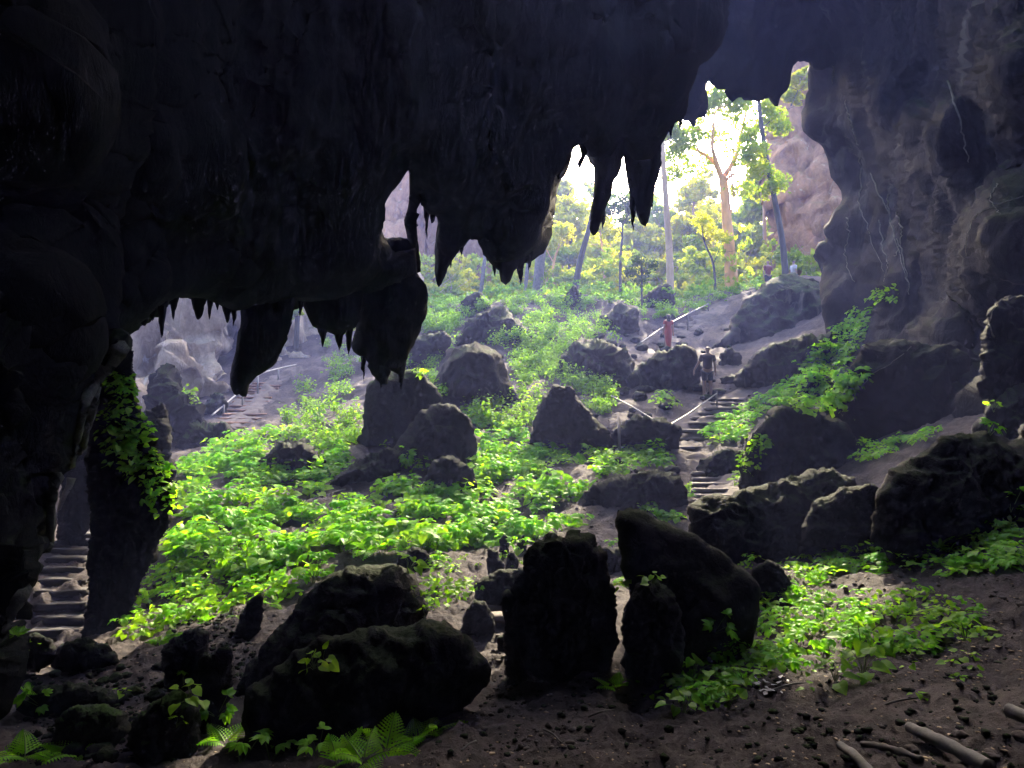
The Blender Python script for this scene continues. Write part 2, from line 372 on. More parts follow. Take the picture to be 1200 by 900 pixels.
# deeper roof lobe behind the opening
V, Fc = inflate([(780,-70),(790,60),(796,134),(803,137),(808,139),(814,151),(818,138),(828,139),(832,120),(827,94),(837,100),(845,102),(853,104),(860,117),(867,112),(873,110),(883,111),(889,119),(893,112),
   (902,113),(909,122),(914,126),(913,114),(926,103),(928,84),(937,73),(947,76),(953,86),(990,80),(1010,-70)], lambda x, y: 31+(y-100)*.012, .8, 2.5, 30, 5, rough=2.4, amp=.8, freq=.4, stretch=.4, edge_amp=.2)
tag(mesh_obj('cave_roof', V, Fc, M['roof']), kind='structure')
# right wall
Yright = bumpY([(945,-100,31),(950,100,33),(975,200,32),(970,300,31),(1000,350,28),(1060,350,23),(1060,100,24),(1060,-200,22),(1130,400,17.5),(1130,150,18),(1200,300,13.5),(1200,100,14),(1200,-200,13),(1200,480,12.5),(1350,300,10.5),(1500,0,9),(1350,500,9.5),(1700,300,7)])
right_outline = [(940,-420),(958,-60),(955,40),(948,78),(946,100),(942,117),(940,137),(944,153),(953,163),(963,167),(972,184),(976,207),(983,217),(988,224),(986,240),(978,250),(976,260),(967,268),(967,274),
   (973,281),(958,285),(957,300),(968,306),(960,340),(975,420),(1020,470),(1060,520),(1100,560),(1180,620),(1300,660),(1900,700),(1900,-700),(1200,-800)]
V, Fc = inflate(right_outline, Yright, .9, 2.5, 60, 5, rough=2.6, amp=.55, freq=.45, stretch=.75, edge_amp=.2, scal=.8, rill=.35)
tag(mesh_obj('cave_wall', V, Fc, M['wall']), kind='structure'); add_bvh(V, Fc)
# left wall, nearest
Yleft = bumpY([(-300,300,4.6),(-300,800,4.2),(0,450,6.4),(0,650,5.8),(0,800,5.4),(90,480,7.6),(60,600,6.8),(120,430,8.6)])
left_outline = [(-500,150),(-100,300),(60,400),(140,388),(150,398),(146,410),(128,425),(112,440),(104,456),(99,480),(90,508),(80,530),(68,552),(62,575),(58,600),(52,628),(50,650),(40,684),(24,708),(10,730),
   (24,748),(27,765),(20,800),(6,832),(-10,850),(-60,960),(-500,1000)]
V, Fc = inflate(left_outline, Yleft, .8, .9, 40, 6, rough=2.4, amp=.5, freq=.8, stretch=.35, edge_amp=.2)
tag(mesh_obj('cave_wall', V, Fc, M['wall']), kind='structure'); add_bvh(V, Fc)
# outer shell of the chamber (outside the picture): sides, rear and roof
def shell():
    nx, ny = 70, 60
    t = np.linspace(-.08*math.pi, 1.08*math.pi, nx); yy = np.linspace(-16, 13.0, ny)
    Tt, Yy = np.meshgrid(t, yy); k = np.clip((Yy+16)/6, 0, 1)**.5
    X = 1+np.cos(Tt)*12.5*k; Z = -1+np.sin(Tt)*12.0*k
    V = np.stack([X.ravel(), Yy.ravel(), Z.ravel()], 1)
    n = fbm(V*.25, 4)[:, None]; V = V+n*np.stack([np.cos(Tt).ravel(), np.zeros(V.shape[0]), np.sin(Tt).ravel()], 1)*1.3
    i = (np.arange(ny-1)[:, None]*nx+np.arange(nx-1)[None]).ravel()
    Fq = np.stack([i, i+1, i+nx+1, i+nx], 1); c = V[Fq].mean(1); Fq = Fq[~((c[:, 0] > SKX0) & (c[:, 0] < 10) & (c[:, 1] > SKY0) & (c[:, 2] > 4))]
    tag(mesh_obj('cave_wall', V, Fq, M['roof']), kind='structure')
SKX0, SKY0 = 1.2, 9.0  # corner of an unseen skylight hole added to light the foreground
shell()
def shade_roof(x0, x1, y0, y1, k=.56, c=1.8, th=1.5):  # unseen roof slabs added to keep sky light off slope and wall
    nx, ny = 50, 40; X, Y = np.meshgrid(np.linspace(x0, x1, nx), np.linspace(y0, y1, ny)); X = X.ravel(); Y = Y.ravel()
    p = np.stack([X, Y, X*0], 1)*.2; z = k*Y+c+np.abs(fbm(p, 4))*2.0
    V = np.vstack([np.stack([X, Y, z], 1), np.stack([X, Y, z+th], 1)]); i = (np.arange(ny-1)[:, None]*nx+np.arange(nx-1)[None]).ravel(); q = np.stack([i, i+1, i+nx+1, i+nx], 1)
    tag(mesh_obj('cave_roof', V, np.vstack([q[:, ::-1], q+nx*ny]), M['roof']), kind='structure')  # added slab above the view, blocks light only
shade_roof(-30, -2.5, 11, 27)
shade_roof(7.2, 26, 11, 31)
def shade_wall():  # unseen wall added on the left to block sky light
    nx, ny = 60, 50; U, Z = np.meshgrid(np.linspace(0, 1, nx), np.linspace(-5, 19, ny)); U = U.ravel(); Z = Z.ravel()
    y = 11.5+U*16.5; x = -12.2-.5*(y-12); n = fbm(np.stack([x, y, Z*.5], 1)*.3, 5, .55, True)*1.2
    V = np.vstack([np.stack([x-n, y, Z], 1), np.stack([x-n-1.5, y, Z], 1)]); i = (np.arange(ny-1)[:, None]*nx+np.arange(nx-1)[None]).ravel(); q = np.stack([i, i+1, i+nx+1, i+nx], 1)
    tag(mesh_obj('cave_wall', V, np.vstack([q, q[:, ::-1]+nx*ny]), M['wall']), kind='structure')
shade_wall()
# ============================================================= stalactites
def const(Y): return lambda x, y: np.full(len(x), float(Y))
ST = [
 ('short', [(222,318),(223,347),(226,362),(231,376),(236,370),(243,350),(246,318)], 'short dark stalactite in the leftmost gap, above the pale cave recess'),
 ('long', [(290,290),(284,350),(283,384),(278,412),(272,440),(271,456),(277,467),(280,458),(285,466),(290,467),(293,452),(301,440),(318,428),(334,398),(346,352),(356,300)], 'long broad black stalactite with a notched tip hanging over the far stairs'),
 ('lobe', [(352,300),(349,345),(357,362),(368,381),(378,388),(392,391),(404,387),(417,384),(421,368),(430,300)], 'wide blunt black lobe right of the long notched stalactite'),
 ('mass', [(425,280),(420,350),(418,372),(421,384),(412,404),(414,413),(431,421),(434,434),(440,444),(451,454),(453,436),(456,428),(462,432),(466,438),(468,428),(484,404),(496,380),(500,362),(499,340),(489,320),(487,297),(480,280)], 'largest low hanging black rock lobe, its tip in front of the boulders'),
 ('thin', [(481,180),(482,240),(475,262),(479,285),(487,320),(493,318),(490,285),(488,262),(492,224),(494,180)], 'very thin column of rock between the two narrow windows in the curtain'),
 ('blade', [(514,210),(513,262),(510,300),(509,322),(513,338),(518,333),(523,314),(533,298),(545,281),(556,272),(560,220)], 'blade shaped stalactite hanging before the pink cliff'),
 ('hook', [(497,170),(500,214),(504,244),(506,262),(510,258),(511,246),(515,240),(520,190)], 'small hooked spike beside the narrow right window of the curtain'),
 ('stub', [(566,250),(566,290),(576,308),(586,316),(588,330),(593,334),(598,330),(601,318),(607,308),(609,316),(614,310),(623,296),(632,278),(641,235),(644,200),(600,200)], 'broad lobe with a stubby tip left of the grey tree trunk'),
 ('spike', [(672,140),(677,160),(680,180),(677,193),(680,198),(684,190),(690,174),(694,150)], 'smallest spike hanging in the bright gap against the sky'),
 ('tusk', [(692,140),(694,180),(696,216),(697,234),(693,253),(691,269),(695,278),(700,270),(708,244),(718,214),(727,192),(729,172),(731,150)], 'slim tusk shaped stalactite pointing at the leaning dark tree'),
 ('fang', [(730,140),(732,182),(737,212),(738,232),(747,244),(752,262),(757,266),(760,247),(767,214),(775,190),(776,163),(783,135)], 'thick fang shaped stalactite beside the pale slender trunk'),
]
TEETH = [(168,374,7,14),(178,364,6,11),(190,352,8,22),(204,348,7,16),(214,345,5,9),(246,344,6,15),(255,350,7,24),(266,357,6,12),(274,358,5,19),(340,350,6,15),(352,352,5,20),(378,384,8,20),(398,384,7,14),(409,380,6,17),(426,398,6,34),(447,420,7,30),(470,415,8,22),
  (500,246,4,16),(528,292,5,16),(541,280,5,14),(560,272,4,9),(571,300,4,16),(580,305,5,20),(610,306,5,14),(620,296,5,16),(655,196,5,22),(665,178,4,16),(706,236,5,20),(724,190,4,17),(742,222,5,24),(764,214,5,20),(786,146,5,14),(797,134,5,13)]
for i, (tx, ty, tw, tl) in enumerate(TEETH):
    q_ = RNG.uniform(.5, 2.3); tl *= q_; tw *= .7+.3*q_
    near = 'leftmost gap' if tx < 285 else 'gap right of the long stalactite' if tx < 360 else 'two big hanging lobes' if tx < 490 else 'arch in the middle of the curtain' if tx < 640 else 'bright gap by tusk and fang'
    ST.append(('tooth', [(tx-tw, ty-14), (tx-tw*.7, ty), (tx-tw*.3, ty+tl*.6), (tx, ty+tl), (tx+tw*.35, ty+tl*.5), (tx+tw*.8, ty), (tx+tw, ty-14)], 'small pointed tooth of rock on the lip above the '+near if tx < 360 else 'small pointed tooth of rock along the '+near))
for key, ol, lab in ST:
    c = np.array(ol, float); x0, y0 = c.mean(0)
    Yc = float(Yroof(np.array([x0]), np.array([c[:, 1].max()-20]))[0])
    w = (np.percentile(c[:, 0], 85)-np.percentile(c[:, 0], 15))
    wm = w/F*Yc
    V, Fc = inflate(ol, const(Yc+.3), wm*.42, wm*.42, max(6, w*.5), max(2.2, min(5, w/8)), rough=1.2, amp=max(.05, wm*.16), freq=1.4, stretch=.45, edge_amp=.3, rill=.7)
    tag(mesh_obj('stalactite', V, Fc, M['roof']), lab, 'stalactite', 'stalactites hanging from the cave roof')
# ============================================================= cliffs outside
def cliff(outline, Yf, amp, freq, step, tf=3, wpx=60, mat='cliff', name='cliff', stretch=.5, lab=None):
    V, Fc = inflate(outline, Yf, tf, tf*1.5, wpx, step, rough=3, amp=amp, freq=freq, stretch=stretch, edge_amp=.4, scal=1.6)
    tag(mesh_obj(name, V, Fc, M[mat]), kind='structure')
cliff([(380,60),(395,380),(470,400),(560,380),(640,372),(650,300),(628,240),(600,170),(560,90),(500,40)], lambda x, y: 62-(y-340)*.03+(x-500)*.02, 4.2, .16, 3.2)
cliff([(905,60),(912,180),(918,260),(908,330),(960,350),(1040,340),(1060,60),(985,20),(930,40)], lambda x, y: 52-(y-340)*.02, 3.2, .22, 2.6, tf=2)
V, Fc = inflate([(110,290),(120,520),(210,540),(330,500),(420,440),(470,420),(475,330),(460,300),(300,270)], lambda x, y: 43+(x-300)*.03-(y-400)*.05, 2, 5, 40, 2.4, holes=[[(252,398),(262,390),(280,388),(298,392),(308,410),(306,440),(292,455),(262,460),(245,448),(238,425)]],
   rough=3, amp=2.6, freq=.26, stretch=.6, edge_amp=.5)
tag(mesh_obj('cliff', V, Fc, M['cliff_pale']), kind='structure')
# back of the hollow seen through the arch
cliff([(160,330),(170,500),(360,490),(380,330)], const(56), 2.0, .2, 6, tf=2, mat='cliff_pale')
# ============================================================= boulders
def boulder(ol, lab, mat='boulder', dY=0, depth=.5, ext=.16, step=None, amp=.13, freq=None, Y=None, lean=0, name='boulder', cat='boulder', group='boulders on the cave slope', power=.4, bvh=True, ridged=True, stretch=1.0, spread=True, rocky=0):
    c = np.array(ol, float); lo, hi = c.min(0), c.max(0); h = hi[1]-lo[1]; w = hi[0]-lo[0]
    if Y is None: Y = groundY(c[:, 0].mean(), hi[1]-2)+.0
    m = (c[:, 1] > lo[1]+h*.62)
    c[m, 1] += ext*h*((c[m, 1]-(lo[1]+h*.62))/(h*.38))
    if hi[1] < 612 and spread: c[m, 0] = c[:, 0].mean()+(c[m, 0]-c[:, 0].mean())*1.3; c[m, 1] += .08*h
    near = Y < 11
    size = min(w, h)/F*Y; wide = w/F*Y
    tf = depth*min(wide, 2.2*h/F*Y)*.5
    Yc = Y+tf*.75+dY
    yb = hi[1]
    step = step or max(1.8, min(w, h)/46)
    V, Fc = inflate([tuple(q) for q in c], lambda x, y: Yc+lean*(yb-y)/F*Yc, tf, tf*1.3, max(8, min(w, h)*.5), step, rough=max(1.2, step*1.1), amp=amp*size*1.35, freq=freq or 1.8/max(.25, size), edge_amp=.22 if near else .4, chisel=(0 if near else 9), rill=1.0 if rocky else .4 if near else .55, scal=1.3 if near else 2.0, power=power, ridged=ridged, stretch=stretch)
    o = tag(mesh_obj(name, V, Fc, M[mat]), lab, cat, group)
    if bvh: add_bvh(V, Fc)
    return o
B = boulder
B([(285,828),(290,808),(318,790),(345,765),(372,752),(400,744),(436,736),(476,735),(500,727),(522,730),(545,748),(562,768),(577,785),(570,800),(560,812),(540,832),(500,850),(450,868),(390,884),(320,872),(285,860)], 'broad low black boulder nearest the viewer, with one leafy herb on its top', depth=.4, amp=.09, lean=.1, power=.5, Y=4.35)
B([(272,812),(290,775),(326,735),(352,708),(378,684),(410,668),(450,663),(472,670),(487,690),(498,716),(490,735),(470,748),(400,790),(330,815)], 'rounded dark boulder directly behind the broad low foreground boulder', depth=.55, lean=.2)
B([(598,765),(600,720),(601,700),(612,676),(620,650),(632,637),(645,626),(660,633),(672,625),(690,630),(702,650),(712,680),(718,710),(722,745),(712,765),(690,776),(655,800),(620,798),(598,785)], 'tall fluted black rock stump in the middle of the foreground', depth=.7, amp=.16, stretch=.5)
B([(721,598),(738,594),(756,600),(775,609),(800,619),(828,634),(850,650),(872,664),(889,688),(893,712),(884,738),(850,768),(790,782),(742,776),(730,758),(736,730),(740,702),(732,672),(724,640)], 'big slanting black slab with a pointed upper left corner, right of the fluted stump', depth=.5, amp=.035, lean=.2, freq=2.0)
B([(728,738),(738,700),(748,684),(770,680),(790,700),(800,740),(796,775),(760,784),(735,776)], 'dark squat rock between the fluted stump and the slanting slab', depth=.7, dY=-.6)
B([(880,690),(884,668),(897,657),(912,660),(922,676),(934,694),(930,706),(900,712)], 'small rounded black rock at the right end of the slanting slab', depth=.8)
B([(210,905),(214,868),(230,836),(232,800),(234,772),(243,765),(252,772),(258,760),(268,762),(272,790),(266,824),(264,850),(268,880),(262,905)], 'slender black stalagmite post standing near the viewer at lower left', depth=.9, name='stalagmite', cat='stalagmite', group='stalagmites', amp=.16, stretch=.5, Y=4.9, ext=.3)
B([(192,790),(190,762),(205,745),(232,735),(244,742),(246,770),(236,800),(215,812),(196,806)], 'dark leaning stalagmite stump behind the slender post', depth=.8, name='stalagmite', cat='stalagmite', group='stalagmites')
B([(150,880),(154,850),(176,826),(206,812),(232,822),(236,850),(226,880),(180,890)], 'mossy dark rock left of the slender stalagmite post', mat='mossy', depth=.8)
B([(62,866),(66,842),(90,828),(124,826),(148,838),(154,858),(140,872),(90,876)], 'low wet rock in the gravel at lower left', mat='mossy', depth=.8)
B([(20,826),(40,806),(80,800),(120,806),(150,818),(140,832),(80,840),(30,840)], 'flat dark rock behind the low wet rock in the gravel', mat='boulder', depth=.8)
B([(272,745),(282,720),(296,700),(306,698),(312,712),(302,735),(290,752)], 'thin pointed rock left of the rounded dark boulder', depth=.9)
B([(540,740),(545,720),(556,704),(570,706),(578,722),(580,738),(566,748),(548,748)], 'small knobbly rock beside the sandy path', depth=.9)
B([(584,760),(582,748),(590,742),(600,746),(604,760),(594,766)], 'fist like stone at the foot of the fluted stump', depth=.9)
B([(574,676),(570,655),(573,642),(583,644),(590,660),(590,680)], 'short stalagmite, left one of the cluster behind the fluted stump', depth=.9, name='stalagmite', cat='stalagmite', group='stalagmites')
B([(586,650),(585,630),(590,624),(596,630),(597,652)], 'slimmest stalagmite of the cluster behind the fluted stump', depth=.9, name='stalagmite', cat='stalagmite', group='stalagmites')
B([(593,668),(594,648),(600,644),(606,652),(608,670)], 'middle stalagmite of the cluster behind the fluted stump', depth=.9, name='stalagmite', cat='stalagmite', group='stalagmites')
B([(604,648),(605,632),(611,626),(616,634),(617,650)], 'rear stubby stalagmite just above the fluted stump', depth=.9, name='stalagmite', cat='stalagmite', group='stalagmites')
B([(560,706),(556,690),(566,676),(590,668),(615,668),(620,690),(612,710),(585,716)], 'lumpy rock base under the stalagmite cluster', depth=.8)
B([(694,660),(700,645),(730,640),(750,650),(756,668),(740,680),(710,676)], 'layered flat rock between the fluted stump and the slanting slab', depth=.8, dY=.6)
B([(465,668),(470,648),(484,640),(500,646),(508,660),(500,672)], 'small dark rock behind the rounded boulder', depth=.8)
# right hand rock mass
B([(808,640),(812,612),(806,592),(830,582),(860,584),(890,572),(930,560),(965,548),(1000,560),(1012,590),(1000,625),(960,655),(900,660),(850,655)], 'broad black rock below the trailing leaves, left part of the right hand outcrop', depth=.5, amp=.12, lean=.3)
B([(938,640),(942,610),(955,588),(985,572),(1020,570),(1050,590),(1062,620),(1050,650),(990,655)], 'rounded black rock in the centre of the right hand outcrop', depth=.55, amp=.12)
B([(1020,620),(1030,580),(1045,550),(1080,528),(1110,510),(1150,508),(1190,516),(1230,520),(1250,580),(1230,625),(1150,640),(1060,650)], 'largest black rock at the right edge, its top fringed by a row of leaves', depth=.5, amp=.10, lean=.3)
B([(872,560),(880,525),(895,500),(912,484),(935,480),(960,482),(985,492),(1000,515),(1012,545),(1000,575),(950,580),(900,575)], 'dome shaped dark boulder under the diagonal band of plants', depth=.6, amp=.12, dY=.5)
B([(1146,520),(1150,492),(1165,474),(1185,462),(1215,455),(1240,470),(1240,540),(1180,530)], 'grey rock poking in at the right edge beside a small seedling', mat='midrock', depth=.6, Y=11)
B([(1160,440),(1158,395),(1166,368),(1180,345),(1205,332),(1250,330),(1260,460),(1200,465)], 'dark bulging rock high on the right edge', mat='wall', depth=.5, Y=11.5)
B([(1192,620),(1190,570),(1196,510),(1206,490),(1240,490),(1250,640)], 'narrow grey flowstone pillar at the right edge', mat='wall', depth=.8, Y=8.5, ext=.3)
B([(936,470),(942,448),(958,436),(975,444),(980,464),(965,476)], 'black rock ringed by the diagonal band of plants', depth=.8, dY=.3)
B([(985,480),(1000,440),(1012,395),(1030,372),(1060,350),(1100,360),(1140,385),(1170,420),(1180,480),(1150,530),(1080,530),(1010,510)], 'huge dark rock bulge at the foot of the right wall', mat='wall', depth=.4, Y=15, amp=.08, lean=.3)
# right slope slabs toward the top
B([(855,402),(862,372),(880,350),(895,335),(918,314),(940,312),(962,318),(978,335),(1000,348),(1020,360),(1015,400),(980,415),(930,418),(880,412)], 'large bluish sloping slab rising to the two visitors at the top', mat='midrock', depth=.35, lean=1.0, amp=.07, Y=33)
B([(880,440),(890,412),(930,400),(975,392),(1005,400),(990,425),(950,440),(905,450)], 'flat weathered rock below the bluish slab', mat='midrock', depth=.6, lean=.5)
B([(845,428),(845,414),(853,408),(866,410),(871,420),(868,430)], 'small round boulder beside the path near the man in shorts', depth=.9)
B([(842,462),(850,445),(870,436),(895,432),(905,440),(890,456),(862,468)], 'low ribbed rock just right of the man in shorts', mat='midrock', depth=.5, Y=26.5)
B([(738,452),(750,432),(772,415),(795,405),(808,408),(816,425),(818,445),(810,458),(780,462)], 'wide dark boulder between the woman in red and the man in shorts', mat='midrock', depth=.5, Y=26.5)
B([(957,300),(958,288),(966,282),(974,284),(976,305),(966,310)], 'little dark knob of rock at the top right of the slope', depth=.8, Y=33, ext=.3)
B([(966,312),(968,268),(985,262),(1010,290),(1030,330),(1010,350),(980,345)], 'dark corner rock against the tan cliff', mat='midrock', depth=.5, Y=31.5, ext=.2)
# middle slope boulders
B([(427,515),(428,480),(432,452),(445,438),(470,432),(495,438),(512,455),(520,475),(512,495),(480,520),(445,530)], 'grey green boulder with a fringe of leaves along its top', mat='mossy', depth=.6, amp=.06, ridged=False)
B([(498,468),(500,440),(512,415),(530,405),(560,398),(585,400),(596,415),(600,440),(598,462),(570,478),(520,480)], 'large smooth grey boulder behind the leafy fringed boulder', mat='midrock', depth=.6, amp=.06, ridged=False)
B([(462,545),(468,510),(482,485),(505,474),(530,476),(550,490),(558,510),(550,535),(510,552)], 'dark rounded rock below the large smooth grey boulder', mat='boulder', depth=.6, amp=.08)
B([(400,560),(420,540),(450,528),(480,525),(475,550),(430,565)], 'low flat brown rock below the leafy fringed boulder', mat='boulder', depth=.7, lean=.5)
B([(625,525),(628,490),(636,465),(650,453),(668,456),(685,480),(705,505),(715,525),(680,535)], 'pointed dark rock in the middle of the slope', mat='boulder', depth=.6, amp=.09)
B([(662,442),(660,415),(675,402),(700,396),(722,402),(740,425),(745,440),(710,450)], 'dark rock left of the upper handrail', mat='midrock', depth=.6)
B([(720,530),(722,500),(745,488),(775,492),(800,505),(795,525),(760,535)], 'dark rocks under the sagging pale handrail', mat='boulder', depth=.6)
B([(478,430),(482,405),(495,392),(520,388),(530,400),(510,420)], 'dark rock left of the large smooth boulder', mat='midrock', depth=.7)
B([(536,398),(540,372),(560,362),(590,362),(612,378),(618,395),(580,402)], 'bluish slab under the shrubs at the top of the slope', mat='midrock', depth=.5, lean=.5)
B([(541,366),(545,350),(556,342),(568,345),(572,362),(560,368)], 'pale upright rock before the pink cliff', mat='midrock', depth=.8)
B([(659,360),(662,346),(672,335),(680,340),(683,352),(676,362)], 'dark rock at the foot of the leaning dark tree', depth=.9)
B([(750,360),(757,346),(770,336),(785,335),(792,345),(785,358),(765,364)], 'dark peaked rock at the crest near the pale slender trunk', depth=.8)
B([(700,390),(705,370),(725,356),(745,360),(748,380),(725,392)], 'dark rock among shrubs left of the woman in red', mat='boulder', depth=.7)
B([(498,590),(496,560),(510,540),(535,538),(555,552),(558,570),(530,585)], 'dark rock half hidden in the herbs in the middle', depth=.6)
B([(690,590),(700,568),(735,556),(775,552),(800,560),(808,580),(780,600),(720,602)], 'long dark ledge beside the lower steps', depth=.5, lean=.4)
B([(820,556),(815,542),(840,530),(872,525),(880,545),(865,560),(835,562)], 'dark ledge above the lower steps', depth=.6, lean=.4)
B([(300,556),(306,535),(330,520),(360,524),(380,540),(370,556),(330,562)], 'dark rock half hidden in the herbs on the left slope', depth=.6)
# left rocks and pillars
B([(100,762),(96,735),(106,680),(110,620),(104,570),(104,520),(106,470),(112,435),(126,405),(150,392),(152,430),(158,470),(178,520),(195,550),(203,580),(198,612),(178,650),(156,682),(150,716),(152,742),(130,765)], 'thick dark rock pillar with plants hanging down its face, right of the stone stairs', mat='wall', depth=.6, Y=10.6, amp=.12, name='rock_pillar', rocky=1, cat='rock pillar', group='rock pillars by the stairs', stretch=.4, ext=.08)
B([(62,632),(66,600),(76,560),(92,520),(98,470),(112,470),(112,560),(104,600),(92,625),(86,642),(70,644)], 'slim dark rock pillar above the stone stairs', mat='wall', depth=.8, Y=13.8, name='rock_pillar', rocky=1, cat='rock pillar', group='rock pillars by the stairs', stretch=.4)
B([(158,660),(160,600),(155,540),(156,500),(164,470),(176,460),(188,474),(194,500),(204,560),(206,610),(190,655)], 'dark rear pillar behind the plant hung pillar', mat='wall', depth=.6, Y=15.5, name='rock_pillar', rocky=1, cat='rock pillar', group='rock pillars by the stairs')
B([(160,520),(158,470),(166,440),(182,428),(205,430),(222,445),(236,462),(236,500),(228,520),(190,530)], 'pale veined rock at the foot of the bright recess on the left', mat='midrock', depth=.5, Y=24, amp=.14)
B([(196,532),(200,508),(225,500),(262,498),(285,508),(290,522),(260,534),(220,538)], 'low broken grey rocks below the far stairs', mat='midrock', depth=.6, Y=23, amp=.2)
B([(232,500),(236,470),(248,455),(262,462),(262,490),(250,505)], 'brownish rock left of the far stairs', mat='midrock', depth=.6, Y=30)
B([(60,780),(70,756),(100,748),(130,758),(140,775),(110,788)], 'low rock at the foot of the stone stairs', depth=.7)
B([(20,775),(24,752),(40,742),(62,750),(66,770),(45,782)], 'small dark rock left of the foot of the stone stairs', depth=.7, Y=8)
# scattered stones, each its own
def stone(px, py, r, lab, mat='boulder', group='small stones lying on the ground'):
    h = ray(gBVH, px, py)
    if h[0] is None: return
    me = bpy.data.meshes.new('stone'); import bmesh
    bm = bmesh.new(); bmesh.ops.create_icosphere(bm, subdivisions=3, radius=1.0)
    co = np.array([v.co[:] for v in bm.verts]); s = np.array([1, RNG.uniform(.7, 1.1), RNG.uniform(.45, .7)])*r
    co2 = co*(1+.45*fbm(co*1.3+px*.13, 4, .65)+.5*(worley(co*1.4+px)-.5))[:, None]*s
    for v, c in zip(bm.verts, co2): v.co = c
    bm.to_mesh(me); bm.free(); me.polygons.foreach_set('use_smooth', [True]*len(me.polygons)); me.materials.append(M[mat])
    o = bpy.data.objects.new('stone', me); COL.objects.link(o); o.location = h[0]+Vector((0, 0, r*.25)); o.rotation_euler = (0, 0, RNG.uniform(0, 6))
    tag(o, lab, 'stone', group)
def scree(name, regions, n, r0, r1, mat, flat=.6):
    import bmesh
    bm = bmesh.new(); bmesh.ops.create_icosphere(bm, subdivisions=1, radius=1.0); b0 = np.array([v.co[:] for v in bm.verts]); f0 = np.array([[v.index for v in f.verts] for f in bm.faces]); bm.free()
    V = []; Fq = []; k = 0
    for (x0, y0, x1, y1) in regions:
        for _ in range(n):
            h = ray(gBVH, RNG.uniform(x0, x1), RNG.uniform(y0, y1))
            if h[0] is None: continue
            rr = r0+(r1-r0)*RNG.uniform()**3; rr *= .6+h[0].y/12
            c = b0*(1+RNG.uniform(-.4, .4, (len(b0), 1)))*np.array([1, RNG.uniform(.6, 1), flat*RNG.uniform(.5, 1.2)])*rr; a = RNG.uniform(0, 6)
            c = c@np.array([[math.cos(a), -math.sin(a), 0], [math.sin(a), math.cos(a), 0], [0, 0, 1]]).T
            V.append(c+np.array(h[0][:])+np.array([0, 0, rr*.1])); Fq.append(f0+k*len(b0)); k += 1
    tag(mesh_obj(name, np.vstack(V), np.vstack(Fq), M[mat], smooth=False), kind='stuff')
scree('gravel', [(20,765,220,895), (30,800,215,880), (500,760,1200,900), (200,720,300,800)], 500, .006, .035, 'midrock')
scree('gravel', [(690,380,880,620), (540,690,700,880), (560,500,800,660), (850,640,1200,760), (150,620,500,740)], 350, .008, .03, 'clod')
scree('leaf_litter', [(500,740,1200,900), (20,760,520,900), (850,650,1200,800), (680,370,880,600)], 500, .006, .02, 'litter', .12)
def where(px, py):
    a = 'left' if px < 400 else ('middle' if px < 800 else 'right'); return a
for k in range(46):      # gravelly left corner
    px, py = RNG.uniform(25, 215), RNG.uniform(765, 895)
    stone(px, py, RNG.uniform(.03, .09), 'loose grey pebble in the gravel patch at lower left', 'midrock', 'loose pebbles in the lower left gravel')
for k in range(8):
    px, py = RNG.uniform(1000, 1200), RNG.uniform(850, 895)
    stone(px, py, RNG.uniform(.015, .035), 'loose stone among the logs at the lower right edge', 'clod', 'loose stones by the logs at lower right')
for k in range(30):
    px, py = RNG.uniform(560, 1150), RNG.uniform(760, 890)
    stone(px, py, RNG.uniform(.008, .02), 'tiny pebble on the bare foreground soil', 'midrock', 'tiny pebbles on the bare foreground soil')
for k in range(44):
    px, py = RNG.uniform(690, 860), RNG.uniform(385, 470)
    stone(px, py, RNG.uniform(.10, .32), 'rubble stone on the bare slope around the handrails', 'midrock', 'rubble on the bare slope around the handrails')
for k in range(40):
    px, py = RNG.uniform(690, 800), RNG.uniform(460, 600)
    stone(px, py, RNG.uniform(.06, .2), 'rubble stone left of the steps', 'boulder', 'rubble left of the steps')
print('rocks', time.time()-T0)
SBVH = BVHTree.FromPolygons([Vector(v) for v in np.vstack(ALLV)], [[i+o for i in f] for V_, F_, o in zip(ALLV, ALLF, np.cumsum([0]+[len(v) for v in ALLV[:-1]])) for f in F_])
print('bvh', time.time()-T0)
# ============================================================= trodden ground, steps, rails
def hitp(px, py, default=20):
    h = ray(gBVH, px, py); return np.array(h[0][:]) if h[0] is not None else P(px, py, default)
def smooth_line(pts, n):
    pts = np.array(pts, float); t = np.linspace(0, len(pts)-1, n); out = []
    for u in t:
        i = min(int(u), len(pts)-2); f = u-i
        p0, p1, p2, p3 = pts[max(i-1, 0)], pts[i], pts[i+1], pts[min(i+2, len(pts)-1)]
        out.append(.5*((2*p1)+(-p0+p2)*f+(2*p0-5*p1+4*p2-p3)*f*f+(-p0+3*p1-3*p2+p3)*f**3))
    return np.array(out)
def ribbon(pts, width, name='path', n=90, m=15):
    C = smooth_line([hitp(*p)[:2] for p in pts], n); V = []
    W = np.interp(np.linspace(0, 1, n), np.linspace(0, 1, len(width)), width)
    T = np.gradient(C, axis=0); T /= np.linalg.norm(T, axis=1)[:, None]; N = np.stack([-T[:, 1], T[:, 0]], 1)
    for k in range(n):
        wl = W[k]*(1+.5*perlin(np.array([[k*.21, 3., 0]]))[0])
        for j in range(m):
            u = (j/(m-1)*2-1); q = C[k]+N[k]*u*wl/2
            V.append((q[0], q[1], .09*(1-abs(u)**3)-.05))
    V = np.array(V); V[:, 2] += gz(V[:, 0], V[:, 1])
    i = (np.arange(n-1)[:, None]*m+np.arange(m-1)[None]).ravel()
    tag(mesh_obj(name, V, np.stack([i, i+1, i+m+1, i+m], 1), M['path']), kind='structure')
